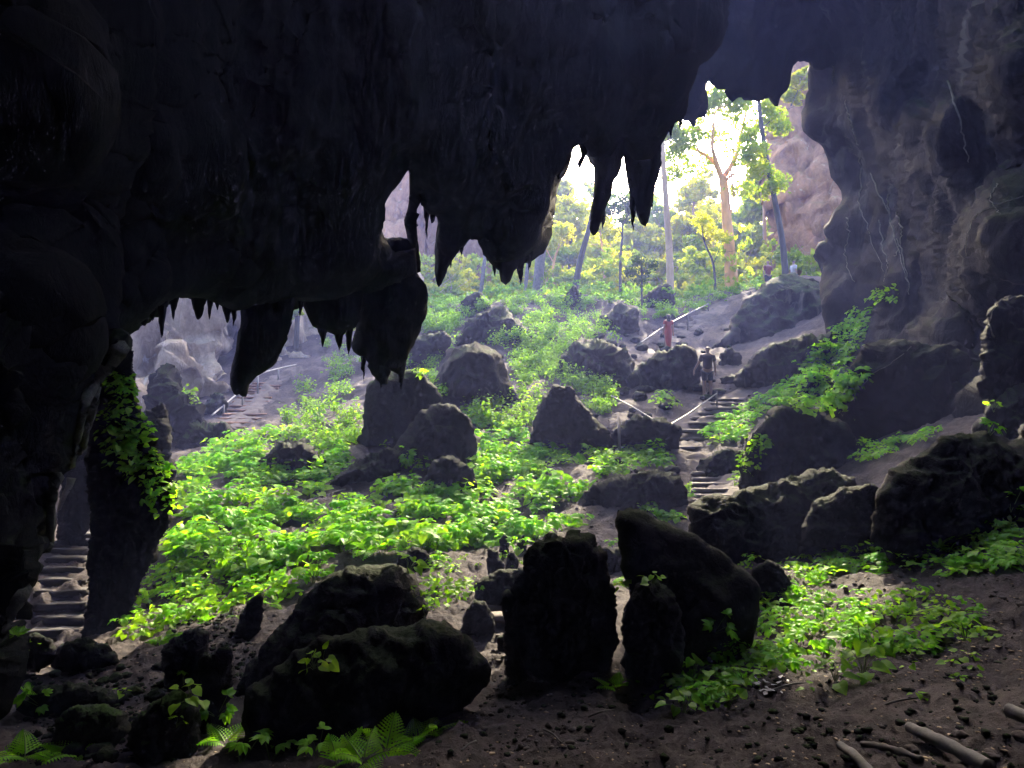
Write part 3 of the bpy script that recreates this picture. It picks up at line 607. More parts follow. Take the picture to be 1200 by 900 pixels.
#ribbon([(560,880),(600,840),(600,790),(572,745),(566,715),(590,690),(625,680)], [.9,.6,.45,.4,.35])
ribbon([(812,612),(838,590),(842,560),(815,540),(770,530),(800,510),(835,480),(862,466),(900,448)], [.9,1.0,.9,1.1,1.6,1.3,1.1,1.0])
ribbon([(765,425),(780,408),(800,388),(830,370),(850,352),(880,342)], [1.0,1.3,1.5,1.3])
ribbon([(262,505),(282,490),(296,465),(325,445),(350,430)], [1.8,1.8,2,2])
def slab(w, d, h, seed):
    import bmesh
    bm = bmesh.new(); bmesh.ops.create_cube(bm, size=1)
    bmesh.ops.scale(bm, vec=(w, d, h), verts=bm.verts); bmesh.ops.bevel(bm, geom=bm.edges[:], offset=min(d, h)*.22, segments=2, affect='EDGES')
    bmesh.ops.subdivide_edges(bm, edges=[e for e in bm.edges if e.calc_length() > w*.5], cuts=9, use_grid_fill=True)
    co = np.array([v.co[:] for v in bm.verts]); co += np.stack([fbm(co*3/w+seed+s, 3) for s in (0, 30, 60)], 1)*np.array([.06*w, .35*d, .22*h])
    V = co; Fc = [[v.index for v in f.verts] for f in bm.faces]; bm.free(); return V, Fc
def stairs(line, n, widths, d, h, mat, lab, Ys=None, group='flights of rough steps', rz=0):
    L = np.array(line, float); t = np.linspace(0, 1, n)
    xs = np.interp(t, np.linspace(0, 1, len(L)), L[:, 0]); ys = np.interp(t, np.linspace(0, 1, len(L)), L[:, 1])
    root = None
    for k in range(n):
        if Ys: p = P(xs[k], ys[k], np.interp(t[k], [0, 1], Ys))
        else: p = hitp(xs[k], ys[k])+np.array([0, 0, .08])
        if root is None: root = empty('stairway', p, lab, 'stairs', group)
        V, Fc = slab(np.interp(t[k], [0, 1], widths)*RNG.uniform(.85, 1.1), d, h, k*7.1+xs[0])
        a = rz+RNG.uniform(-.08, .08); R = np.array([[math.cos(a), -math.sin(a), 0], [math.sin(a), math.cos(a), 0], [0, 0, 1]])
        V = V@R.T+p-np.array(root.location)-np.array([0, -d*.5, h*.5])
        mesh_obj('step', V, Fc, M[mat], root)
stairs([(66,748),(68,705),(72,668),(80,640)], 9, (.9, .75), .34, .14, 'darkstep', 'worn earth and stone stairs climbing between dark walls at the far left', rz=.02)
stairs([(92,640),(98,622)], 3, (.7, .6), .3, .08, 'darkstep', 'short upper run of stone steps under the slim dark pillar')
stairs([(280,503),(288,482),(300,462),(312,450)], 13, (1.7, 1.5), .28, .10, 'redstep', 'reddish steps beside the pale rail below the bright cave recess')
stairs([(815,527),(835,500),(850,484),(866,470)], 9, (1.7, 1.5), .32, .10, 'step', 'broad earth steps below the man in shorts', rz=.15)
stairs([(845,592),(845,575),(838,558)], 6, (1.15, 1.1), .3, .10, 'step', 'lower flight of pale earth steps with leaves on its right side')
stairs([(778,412),(785,398),(795,384)], 4, (1.6, 1.5), .35, .12, 'step', 'upper flight of earth steps beside the woman in red')
stairs([(575,735),(584,715),(588,700)], 4, (.5, .45), .25, .06, 'step', 'small sandy steps leading behind the fluted rock stump')
def tube(pts, radii, nseg=8, n=None, cap=True):
    pts = np.array(pts, float)
    if n: 
        radii = np.interp(np.linspace(0, 1, n), np.linspace(0, 1, len(np.atleast_1d(radii)) if np.ndim(radii) else 1), radii) if np.ndim(radii) else np.full(n, radii)
        pts = smooth_line(pts, n)
    else: radii = np.full(len(pts), radii) if not np.ndim(radii) else np.asarray(radii)
    T = np.gradient(pts, axis=0); T /= np.linalg.norm(T, axis=1)[:, None]+1e-9
    up = np.array([0, 0, 1.]) if abs(T[0][2]) < .9 else np.array([1., 0, 0]); V = []
    for p, t_, r in zip(pts, T, radii):
        a = np.cross(t_, up); a /= np.linalg.norm(a)+1e-9; b = np.cross(a, t_)
        for k in range(nseg):
            th = 2*math.pi*k/nseg; V.append(p+r*(math.cos(th)*a+math.sin(th)*b))
    m = len(pts); Fc = []
    for i in range(m-1):
        for k in range(nseg): k2 = (k+1) % nseg; Fc.append([i*nseg+k, i*nseg+k2, (i+1)*nseg+k2, (i+1)*nseg+k])
    if cap: Fc.append(list(range(nseg))[::-1]); Fc.append([(m-1)*nseg+k for k in range(nseg)])
    return np.array(V), Fc
def join(parts):
    V = []; Fc = []; o = 0
    for v, f in parts:
        V.append(v); Fc += [[i+o for i in q] for q in f]; o += len(v)
    return np.vstack(V), Fc
def handrail(line, posts, lab, r=.03, rmat='rail', pmat='post'):
    pts = np.array([P(*p) for p in line]); root = empty('handrail', pts[0], lab, 'handrail', 'handrails along the trail')
    V, Fc = tube(pts-pts[0], r, 8, 24); mesh_obj('rail', V, Fc, M[rmat], root)
    for (px, py, Y) in posts:
        a = P(px, py, Y); g = gz(a[0], a[1])[0]; V, Fc = tube(np.array([(a[0], a[1], g-.1), (a[0]+.01, a[1], a[2]+.03)])-pts[0], r*1.15, 8)
        mesh_obj('post', V, Fc, M[pmat], root)
handrail([(248,487,29),(275,464,31.5),(302,440,34),(326,432,36),(350,427,38)], [(262,475,30),(284,456,32),(302,440,34),(326,432,36)], 'pale pipe handrail beside the reddish steps on the far left slope', .035, 'rail', 'rail')
handrail([(x, y, groundY(x, y+k)-.05) for x, y, k in ((722,527,3),(760,511,7),(800,489,11),(822,474,13),(840,461,16))], [(726,522,groundY(726,530)),(840,459,groundY(840,477)-.05)], 'long pale sagging handrail running up to the man in shorts', .02)
handrail([(x, y, groundY(x, y+8)-.1) for x, y in ((716,464),(740,476),(770,494),(792,506))], [(717,464,groundY(717,472)-.1),(790,505,groundY(790,513)-.1)], 'thin pale rail slanting down to the right under the green shrub', .018)
handrail([(750,402,33),(778,383,35.5),(798,372,38),(830,356,41)], [(752,401,33.2),(779,383,35.6),(806,368,38.8),(830,356,41)], 'upper pale handrail behind the woman in red', .026)
V, Fc = tube([P(725, 488, 19.0), P(726, 531, 18.3)], .035, 8); tag(mesh_obj('post', V, Fc, M['post']), 'lone thin dark post standing left of the sagging handrail', 'post')
V, Fc = tube([P(345, 592, 15.5), P(400, 575, 16.5), P(450, 562, 17.5), P(500, 545, 18.6)], .025, 6, 20); tag(mesh_obj('fallen_branch', V, Fc, M['wood']), 'long thin fallen branch lying over the herbs on the left slope', 'branch')
def bough(pts, r, name, lab, cat='log', mat='wood', n=26, seg=14, amp=.18, group=None):
    V, Fc = tube(pts, r, seg, n); rr = np.mean(r); c = V.mean(0)
    V = V+(V-np.repeat(V.reshape(-1, seg, 3).mean(1), seg, 0))*(amp*fbm(V*np.array([3, 3, 3])/rr*.12, 4))[:, None]*2
    tag(mesh_obj(name, V, Fc, M[mat]), lab, cat, group)
def gpt(px, py, dz=0.): return hitp(px, py)+np.array([0, 0, dz])
bough([gpt(1066, 866, .05), gpt(1105, 885, .05), gpt(1160, 912, .04)], [.024, .027, .028], 'log', 'cut grey log with a rounded end lying at the lower right corner')
bough([gpt(985, 882, .03), gpt(1005, 897, .03), gpt(1030, 925, .02)], [.018, .02], 'log', 'shorter pale log end left of the cut grey log')
bough([gpt(1182, 848, .06), gpt(1215, 862, .06), gpt(1260, 880, .06)], [.03, .032], 'log', 'pale log end poking in at the right edge above the cut grey log')
bough([gpt(1010, 874, .01), gpt(1045, 882, .015), gpt(1080, 893, .01)], [.012, .016, .012], 'plank', 'rotten brown plank between the two log ends', 'plank', 'bark_dark', amp=.4)
for a, b, c, lab in (((541,882),(550,876),(558,870),'short pale twig on the soil at the bottom, left of the bent dark twig'), ((637,857),(648,865),(658,873),'bent dark twig on the bare soil below the fluted stump'),
    ((690,842),(705,838),(720,833),'fine twig near the small fern by the fluted stump'), ((900,812),(925,806),(945,802),'pale twig under the herbs at lower right'), ((1020,835),(1050,826),(1090,818),'long thin twig on the bare soil at lower right')):
    bough([gpt(*a, .01), gpt(*b, .02), gpt(*c, .01)], [.006, .005, .003], 'twig', lab, 'twig', 'wood' if 'pale' in lab else 'bark_dark', 8, 6, group='twigs on the foreground soil')
# pale litter under the herbs
for k in range(22):
    px, py = RNG.normal(893, 14), RNG.normal(807, 6); p = gpt(px, py, .012); s = RNG.uniform(.015, .035); a = RNG.uniform(0, 6)
    q = np.array([(-1, 0, .1), (-.2, .45, .25), (.8, .25, 0), (1, -.1, .2), (.1, -.4, .05)])*s; R = np.array([[math.cos(a), -math.sin(a), 0], [math.sin(a), math.cos(a), 0], [0, 0, 1]])
    tag(mesh_obj('dry_leaf', q@R.T+p, [[0, 1, 4], [1, 2, 4], [2, 3, 4]], M['rail']), 'pale dry leaf in the small litter heap under the lower right herbs', 'dry leaf', 'pale dry leaves heaped under the lower right herbs')
# pale ribs and strips added as lit calcite edges on the walls
M['midpale'] = rock_mat('pale_flowstone', (.12, .12, .10), (.34, .34, .28), 2.5, .5, 1.0)
def ribs(lines, bvh_list, r, lab, cat='root', name='hanging_root', group='pale roots hanging down the right wall', mat='calcite'):
    for ln in lines:
        pts = []
        n = 26
        for (px, py) in smooth_line(ln, n):
            px += RNG.normal(0, 1.0); h = ray(SBVH, px, py)
            pts.append(np.array(h[0][:])*(1-.06/h[0].length) if h[0] is not None else None)
        pts = [p for p in pts if p is not None]
        if len(pts) < 5: continue
        ok = [pts[0]]
        for p in pts[1:]:
            if abs(p[1]-ok[-1][1]) < 1.6: ok.append(p)
        if len(ok) < 4: continue
        rr = r*(1+.6*np.abs(fbm(np.array(ok)*1.3, 2)))*np.linspace(1.2, .5, len(ok)); V, Fc = tube(ok, rr, 6); tag(mesh_obj(name, V, Fc, M[mat]), lab, cat, group)
ribs([[(1007,185),(1010,215),(1006,240),(1015,262),(1024,290),(1036,318)], [(1020,203),(1028,225),(1040,245),(1047,270),(1055,300),(1062,330)], [(1040,228),(1044,260),(1058,300),(1066,345)],
      [(992,255),(994,275),(990,300),(1000,330)], [(1030,258),(1034,290),(1040,310),(1036,330)], [(975,70),(977,85),(974,98)], [(1110,95),(1122,130),(1130,165),(1136,190)], [(990,118),(998,150),(1004,170)], [(1052,248),(1056,275),(1050,300)]],
     None, .02, 'thin pale root trailing down the bluish right wall')
ribs([[(1200,230),(1170,240),(1145,252),(1135,275),(1132,300)], [(1170,215),(1160,232),(1172,250)]], None, .010, 'pale curling root high on the dark right wall')
ribs([[(1165,395),(1160,375),(1168,355),(1182,345),(1200,336)], [(1000,470),(1020,440),(1045,425),(1075,400),(1090,385)], [(1085,400),(1095,415),(1110,410)]], None, .009, 'fine pale root creeping over the rocks at the right edge', group='fine pale roots on the right hand rocks')
print('props', time.time()-T0)
for k, (ln, rr) in enumerate([([(140,408),(124,432),(112,450),(106,480),(98,510),(92,535),(84,560)], .07), ([(120,430),(104,462),(92,500),(84,540),(74,570),(66,600)], .06), ([(84,560),(72,590),(60,630),(52,660),(38,688)], .06), ([(66,560),(60,590),(64,620),(56,645)], .04), ([(100,500),(98,540),(90,575),(84,590)], .04), ([(30,690),(14,718),(6,740)], .04)]):
    ribs([ln], None, rr, ['pale draped flowstone rib along the upper edge of the left wall', 'long pale flowstone rib down the left wall', 'lower flowstone rib above the stone stairs', 'short flowstone rib beside the lower one', 'thin flowstone rib next to the hanging plants', 'lowest flowstone rib on the left wall'][k], 'flowstone', 'flowstone_rib', 'flowstone ribs on the left wall', 'calcite')  # pale ribs stand in for light on the flowstone edges
# ============================================================= people
def skin_body(chains, name, mat, parent=None, sub=2, root=0):
    """chains: list of [(x,y,z,r),...]; identical coordinates join"""
    verts, rad, edges, key = [], [], [], {}
    for ch in chains:
        prev = None
        for x, y, z, r in ch:
            k = (round(x, 4), round(y, 4), round(z, 4))
            if k not in key: key[k] = len(verts); verts.append((x, y, z)); rad.append(r)
            i = key[k]
            if prev is not None: edges.append((prev, i))
            prev = i
    me = bpy.data.meshes.new(name); me.from_pydata(verts, edges, []); o = bpy.data.objects.new(name, me); COL.objects.link(o)
    s = o.modifiers.new('s', 'SKIN'); ss = o.modifiers.new('b', 'SUBSURF'); ss.levels = ss.render_levels = sub
    for i, v in enumerate(me.skin_vertices[0].data): v.radius = (rad[i], rad[i]); v.use_root = (i == root)
    dg = bpy.context.evaluated_depsgraph_get(); ev = o.evaluated_get(dg); m2 = bpy.data.meshes.new_from_object(ev)
    bpy.data.objects.remove(o); m2.name = name; m2.materials.clear(); m2.materials.append(mat)
    m2.polygons.foreach_set('use_smooth', [True]*len(m2.polygons))
    ob = bpy.data.objects.new(name, m2); COL.objects.link(ob)
    if parent: ob.parent = parent
    return ob
def hand(chains, wx, wy, wz, dx, s=1):
    palm = (wx+dx*.02, wy, wz-.07, .035); chains.append([(wx, wy, wz, .028), palm])
    for k in range(4): chains.append([palm, (wx+dx*.02, wy-.03+.022*k, wz-.13, .011), (wx+dx*.01, wy-.03+.022*k, wz-.17-.01*(k in (1, 2)), .009)])
    chains.append([palm, (wx-dx*.01, wy+.05, wz-.10, .012), (wx-dx*.01, wy+.06, wz-.13, .010)])
def person(base, h, lab, kind, rz=0, crop=None):
    root = empty('person', base, lab, 'person', None, rz); s = h/1.72; root.scale = (s, s, s)
    pel = (0, 0, .95, .13); ch = [[pel, (0, 0, 1.10, .12), (0, .01, 1.28, .145), (0, .01, 1.42, .10), (0, .01, 1.49, .055), (0, .0, 1.56, .062), (0, -.005, 1.64, .085), (0, 0, 1.70, .06)]]
    for sd in (-1, 1):
        ch.append([pel, (sd*.09, 0, .88, .095), (sd*.10, -.02, .50, .062), (sd*.11, .02, .28, .052), (sd*.11, .01, .08, .04), (sd*.12, -.12, .03, .035)])
    sh = lambda sd: [(0, .01, 1.42, .10), (sd*.17, .01, 1.40, .06)]
    if kind == 'phone':
        ch.append(sh(-1)+[(-.24, .03, 1.14, .04), (-.25, -.03, .92, .03)]); hand(ch, -.25, -.03, .92, -1)
        ch.append(sh(1)+[(.26, -.05, 1.16, .042), (.16, -.20, 1.42, .032), (.08, -.20, 1.56, .035)])
        for k in range(4): ch.append([(.08, -.20, 1.56, .035), (.05, -.22, 1.59+.02*k, .011), (.02, -.20, 1.60+.02*k, .009)])
        ch.append([(.08, -.20, 1.56, .035), (.06, -.18, 1.53, .012), (.03, -.17, 1.54, .01)])
    else:
        ox = {'man': .30, 'woman': .20, 'sit': .22}[kind]
        ch.append(sh(-1)+[(-.23, .03, 1.14, .042), (-.25, -.02, .90, .03)]); hand(ch, -.25, -.02, .90, -1)
        ch.append(sh(1)+[(ox, .04, 1.15, .042), (ox+.12 if kind == 'man' else ox+.03, -.03, .93, .03)]); hand(ch, ox+.12 if kind == 'man' else ox+.03, -.03, .93, 1)
    skin_body(ch, 'body', M['skin'], root)
    top, bot, hair = {'man': ('dark_cloth', 'navy_cloth', 'short'), 'woman': ('red_cloth', None, 'long'), 'phone': ('maroon_cloth', 'navy_cloth', 'short'), 'sit': ('pale_cloth', 'navy_cloth', 'short')}[kind]
    if kind == 'woman':
        skin_body([[(0, .01, 1.40, .13), (0, .01, 1.28, .165), (0, 0, 1.10, .145), (0, 0, .95, .19), (0, 0, .7, .18), (0, 0, .45, .15), (0, 0, .2, .11), (0, 0, .1, .10)],
                   [(0, .01, 1.40, .13), (-.17, .01, 1.39, .075), (-.21, .02, 1.24, .065)], [(0, .01, 1.40, .13), (.17, .01, 1.39, .075), (.20, .02, 1.24, .065)]], 'dress', M[top], root)
    else:
        skin_body([[(0, .01, 1.42, .115), (0, .01, 1.28, .175), (0, 0, 1.10, .16), (0, 0, .92, .165)], [(0, .01, 1.42, .115), (-.18, .01, 1.39, .085), (-.225, .03, 1.20, .075)],
                   [(0, .01, 1.42, .115), (.18, .01, 1.39, .085), (.235, .0 if kind == 'phone' else .03, 1.20, .075)]], 'shirt', M[top], root)
        skin_body([[(0, 0, .98, .15), (-.09, 0, .86, .12), (-.10, -.01, .56, .095)], [(0, 0, .98, .15), (.09, 0, .86, .12), (.10, -.01, .56, .095)]], 'shorts', M[bot], root)
    hz = [[(0, .02, 1.62, .092), (0, .01, 1.69, .082)]]
    if hair == 'long': hz = [[(0, .01, 1.72, .08), (0, .03, 1.63, .115), (0, .08, 1.50, .10), (0, .12, 1.36, .08)]]
    skin_body(hz, 'hair', M['hair'], root)
    # face: nose and ears
    V = np.array([(0, -.105, 1.60), (-.016, -.085, 1.585), (.016, -.085, 1.585), (0, -.085, 1.64)]); mesh_obj('nose', V, [[0, 1, 2], [0, 2, 3], [0, 3, 1], [1, 3, 2]], M['skin'], root)
    for sd in (-1, 1):
        V, Fc = tube([(sd*.082, .0, 1.635), (sd*.095, .01, 1.615), (sd*.085, .0, 1.59)], .012, 6); mesh_obj('ear', V, Fc, M['skin'], root)
    return root
def pbase(px, py, Y): return P(px, py, Y)
person(P(829, 467, 25.7), 1.74, 'man in dark shirt and shorts standing on the path, seen from behind', 'man', math.pi*.95)
person(P(783, 412, 35), 1.68, 'woman in a long red dress walking up beside the upper handrail', 'woman', math.pi*1.05)
person(P(900, 343, 41.5), 1.72, 'visitor in dark red shirt at the top of the slope, hand raised to the head', 'phone', .2)
person(P(930, 341, 42.5), 1.68, 'visitor in a pale shirt half hidden behind the rocks at the top', 'sit', math.pi*.6)
print('people', time.time()-T0)
# ============================================================= plants
def leafshape(L, W, fold=.25, curl=.2, heart=True):
    if heart: prof = [(0, 0), (.02, .34), (.22, .52), (.48, .46), (.76, .24), (1, 0)]
    else: prof = [(0, 0), (.15, .28), (.4, .5), (.65, .42), (.85, .2), (1, 0)]
    V = []; Fc = []
    for u, v in prof: V.append((u*L, 0, -curl*L*u*u))
    n = len(prof)
    for sd in (1, -1):
        for u, v in prof[1:-1]: V.append(((u-(.10 if heart and u < .1 else 0))*L, sd*v*W, fold*v*W-curl*L*u*u))
    for k, off in ((0, n), (1, n+n-2)):
        for i in range(n-1):
            a, b = i, i+1; la = off+i-1 if i > 0 else None; lb = off+i if i < n-2 else None
            q = [a, b]+([lb] if lb is not None else [])+([la] if la is not None else [])
            if len(q) >= 3: Fc.append(q if k == 0 else q[::-1])
    return np.array(V), Fc
def rotm(yaw, pitch, roll=0):
    return np.array(Matrix.Rotation(yaw, 3, 'Z') @ Matrix.Rotation(-pitch, 3, 'Y') @ Matrix.Rotation(roll, 3, 'X'))
def xf(vf, R, T, s=1.0): return vf[0]@R.T*s+T, vf[1]
def herb(seed, n=9, L=.11, h=.2, spread=.16):
    r = np.random.default_rng(seed); leaves = []; stems = []
    for k in range(n):
        yaw = k*2.4+r.uniform(-.4, .4); rr = spread*math.sqrt((k+.6)/n)*r.uniform(.7, 1.15); z = h*r.uniform(.55, 1.0)*(1-.35*(rr/spread)**2)
        tip = np.array([math.cos(yaw)*rr, math.sin(yaw)*rr, z]); l = L*r.uniform(.6, 1.25)
        leaves.append(xf(leafshape(l, l*.95, r.uniform(.05, .35), r.uniform(.05, .35)), rotm(yaw+r.uniform(-.9, .9), r.uniform(-.55, .35), r.uniform(-.5, .5)), tip))
        stems.append(tube([(0, 0, -.02), tip*np.array([.35, .35, .7]), tip], [.004, .003, .002], 4, cap=False))
    return join(leaves), join(stems)
def trifoliate(seed, n=5, L=.12, h=.24):
    r = np.random.default_rng(seed); leaves = []; stems = []
    for k in range(n):
        yaw = k*2.4+r.uniform(-.5, .5); rr = r.uniform(.05, .15); tip = np.array([math.cos(yaw)*rr, math.sin(yaw)*rr, h*r.uniform(.5, 1)])
        for j in (-1, -.45, 0, .45, 1):
            l = L*r.uniform(.7, 1.1)*(1-.25*abs(j)); leaves.append(xf(leafshape(l, l*.55, .2, .3, False), rotm(yaw+j*1.3, r.uniform(-.35, .25), r.uniform(-.3, .3)), tip))
        stems.append(tube([(0, 0, -.02), tip*.6, tip], [.004, .003, .002], 4, cap=False))
    return join(leaves), join(stems)
def fern(seed, n=5, L=.30):
    r = np.random.default_rng(seed); lv = []; stems = []
    for k in range(n):
        yaw = k*2*math.pi/n+r.uniform(-.5, .5); el = r.uniform(.5, 1.2); l = L*r.uniform(.7, 1.1); pts = []
        for q in np.linspace(0, 1, 13):
            x = l*(math.cos(el)*q+.18*q*q); z = l*(math.sin(el)*q-.42*q*q*.9); pts.append(np.array([math.cos(yaw)*x, math.sin(yaw)*x, z]))
        pts = np.array(pts); stems.append(tube(pts, np.linspace(.003, .001, 13), 4, cap=False))
        side = np.array([-math.sin(yaw), math.cos(yaw), 0])
        for i in range(2, 13):
            q = i/12; wl = l*.42*(1-q)**.8+.006; t_ = pts[i]-pts[i-1]; t_ /= np.linalg.norm(t_); up = np.cross(t_, side)
            for sd in (1, -1):
                d = side*sd*.9+t_*.45; d /= np.linalg.norm(d); m = 4
                for j in range(m):      # pinnules
                    u0 = j/m; b = pts[i]+d*wl*u0; e = pts[i]+d*wl*(u0+1.15/m); ww = l/12*.62*(1-.65*u0)
                    lv.append((np.array([b-t_*ww*.1, b+t_*ww*.9+d*wl*.05, e+t_*ww*.2-up*.01, e-t_*ww*.35-up*.01, b-t_*ww*.8+d*wl*.05]), [[0, 1, 2, 3], [0, 3, 4]]))
    return join(lv), join(stems)
def shrub(seed, n=72, R=.42, L=.125):
    r = np.random.default_rng(seed); leaves = []; stems = []
    for k in range(9):
        e = np.array([r.normal()*R*.5, r.normal()*R*.5, R*r.uniform(.6, 1.5)]); stems.append(tube([(0, 0, -.05), e*.5+np.array([0, 0, .05]), e], [.008, .005, .003], 4, cap=False))
        for j in range(n//9):
            p = e*r.uniform(.35, 1.1)+r.normal(size=3)*R*.16; l = L*r.uniform(.6, 1.3)
            leaves.append(xf(leafshape(l, l*.6, .2, .2, False), rotm(r.uniform(0, 6.3), r.uniform(-.8, .5), r.uniform(-.6, .6)), p))
    return join(leaves), join(stems)
TPL = {}
def mk_tpl(key, arr, mat, matstem='stem'):
    TPL[key] = []
    for (lv, st) in arr:
        a = bpy.data.meshes.new('foliage'); a.from_pydata([tuple(v) for v in lv[0]], [], lv[1]); a.materials.append(M[mat]); a.update()
        b = bpy.data.meshes.new('stem'); b.from_pydata([tuple(v) for v in st[0]], [], st[1]); b.materials.append(M[matstem]); b.update()
        TPL[key].append((lv, a, b, mat))
mk_tpl('herb', [herb(s, n=5+s % 5) for s in range(10)], 'leaf')
mk_tpl('star', [trifoliate(s+40, n=4+s % 3) for s in range(6)], 'fern')
mk_tpl('fern', [fern(s+80, n=4+s % 3) for s in range(5)], 'fern')
mk_tpl('seed', [herb(s+120, n=3+s % 2, L=.05, h=.06, spread=.05) for s in range(5)], 'leaf')
mk_tpl('shrub', [shrub(s+160) for s in range(5)], 'far_leaf')
PL = []   # (screen size, kind, idx, pos, rz, tilt normal, scale, label, group)
def put(kind, px, py, sc, lab, grp, bvh=None, rz=None, always=False):
    h = ray(bvh or SBVH, px, py)
    if h[0] is None: return
    p = h[0]; n = h[1]
    if n.z < 0: n = -n
    k = RNG.integers(len(TPL[kind])); size = {'herb': .34, 'star': .3, 'fern': .5, 'seed': .1, 'shrub': 1.1}[kind]*sc
    PL.append((size/p.y*F+(1000 if always else 0), kind, int(k), np.array(p[:])-np.array(n[:])*.01, RNG.uniform(0, 6.28) if rz is None else rz, n.copy(), sc, lab, grp))
def zone(poly, n, kinds, sc, lab, grp, thr=-.15, nf=.8, smin=.7, smax=1.25, bvh=None, rocks=False):
    P_ = np.array(poly, float); lo, hi = P_.min(0), P_.max(0); c = 0; tries = 0
    while c < n and tries < n*30:
        tries += 1; q = RNG.uniform(lo, hi)
        if not in_poly(q[None], P_)[0]: continue
        h = ray(bvh or SBVH, *q)
        if h[0] is None: continue
        if not rocks:
            h2 = ray(gBVH, *q)
            if h2[0] is None or h2[0].y-h[0].y > .15+.02*h2[0].y: continue
        if perlin((np.array(h[0][:])*nf)[None])[0]+.3*perlin((np.array(h[0][:])*nf*3)[None])[0] < thr: continue
        kind = kinds[int(RNG.integers(len(kinds)))]
        put(kind, q[0], q[1], sc*RNG.uniform(smin, smax), lab.replace('%', {'herb': 'round leaved herb', 'star': 'pointed leaved herb', 'fern': 'small fern', 'seed': 'tiny seedling', 'shrub': 'bushy shrub'}[kind]), grp, bvh); c += 1
H = ['herb']*5+['star']*2+['fern']
# foreground right band of herbs
zone([(860,658),(960,655),(1010,668),(900,720),(868,690)], 70, H, .46, '% in the green band right of the slanting slab', 'herbs right of the slanting slab', -.5)
zone([(960,655),(1090,622),(1110,660),(1010,690)], 70, H, .46, '% along the foot of the right hand black rocks', 'herbs along the foot of the right hand rocks', -.5)
zone([(1090,622),(1200,592),(1200,665),(1110,680)], 85, ['herb','fern','star','herb'], .5, '% in the thick row at the right edge below the black rocks', 'herbs in the thick row at the right edge', -.6)
zone([(870,700),(930,690),(1000,700),(1010,760),(920,790),(850,770),(845,730)], 90, ['herb','star','fern','herb','star'], .5, '% in the densest clump of the lower right bank', 'herbs in the densest clump of the lower right bank', -.35)
zone([(1000,700),(1080,695),(1150,710),(1150,745),(1060,770),(1000,765)], 75, H, .42, '% thinly spread on the upper bare soil at lower right', 'herbs thinly spread on the soil at lower right', -.35)
zone([(785,800),(830,770),(880,770),(900,800),(840,835),(790,825)], 50, H, .42, '% at the lower left end of the green bank', 'herbs at the lower left end of the green bank', -.4)
zone([(700,820),(780,790),(1180,730),(1150,820),(900,830),(720,840)], 34, ['seed','seed','herb'], .8, '% alone on the bare foreground soil', 'seedlings on the bare foreground soil', -.6)
for (px, py, s, k, lab) in ((722,806,.6,'fern','single upright fern below the squat rock in the middle foreground'), (838,742,.6,'star','pointed herb in front of the slanting black slab'), (738,692,.6,'herb','herb tuft sprouting from the rocks right of the fluted stump'),
     (765,684,.4,'herb','single leaf herb above the squat dark rock'), (380,780,.62,'herb','round leaved herb growing on top of the broad black foreground boulder'), (368,784,.5,'herb','smaller herb beside the one on the broad black boulder'),
     (452,884,.8,'fern','tall fern at the bottom edge below the broad black boulder'), (488,868,.75,'fern','spreading fern left of the bare soil at the bottom edge'), (505,858,.6,'fern','rightmost fern at the bottom edge'), (425,893,.7,'fern','low fern at the bottom edge, left of the tall one'),
     (395,896,.7,'fern','leafy fern touching the bottom edge below the black boulder'), (372,885,.5,'star','small upright plant right under the black boulder'), (318,890,.6,'star','upright plant right of the slender stalagmite post'), (283,893,.6,'star','low plant at the foot of the slender stalagmite post'),
     (316,872,.4,'herb','tiny herb above the upright plant by the stalagmite post'), (216,800,.6,'star','bright herb between the two stalagmites at lower left'), (222,822,.6,'herb','bright round leaved herb under the one between the stalagmites'), (208,850,.3,'herb','tiny herb left of the slender stalagmite post'),
     (90,884,.8,'fern','fern at the bottom left beside the low wet rock'), (30,888,.9,'fern','leafy fern in the bottom left corner'), (8,893,.8,'fern','fern cut by the left edge in the bottom corner'), (50,830,.7,'star','plant drooping under the left wall near the gravel'),
     (35,815,.6,'fern','small fern against the base of the left wall'), (35,762,.6,'herb','herb on the lower end of the left wall'), (20,745,.5,'fern','mossy fern on the lower end of the left wall'), (142,815,.4,'herb','herb on the flat rock in the gravel'), (255,840,.6,'star','herb behind the stem of the stalagmite post'),
     (265,872,.7,'fern','fern hugging the right side of the stalagmite post'), (497,722,.5,'herb','herb on the right shoulder of the rounded boulder'), (485,700,.6,'herb','herb behind the right shoulder of the rounded boulder'), (512,712,.6,'herb','herb beside the sandy path above the broad boulder'),
     (535,705,.7,'herb','herb left of the knobbly rock by the sandy path'), (563,692,.4,'star','single upright leaf by the stalagmite cluster'), (515,662,.9,'star','star shaped herb between the rounded boulder and the stalagmite cluster'), (478,672,.8,'herb','herb behind the top of the rounded boulder')):
    put(k, px, py, s*(1.15 if py > 855 else 1), lab, None, bvh=gBVH if py > 855 else None, always=True)
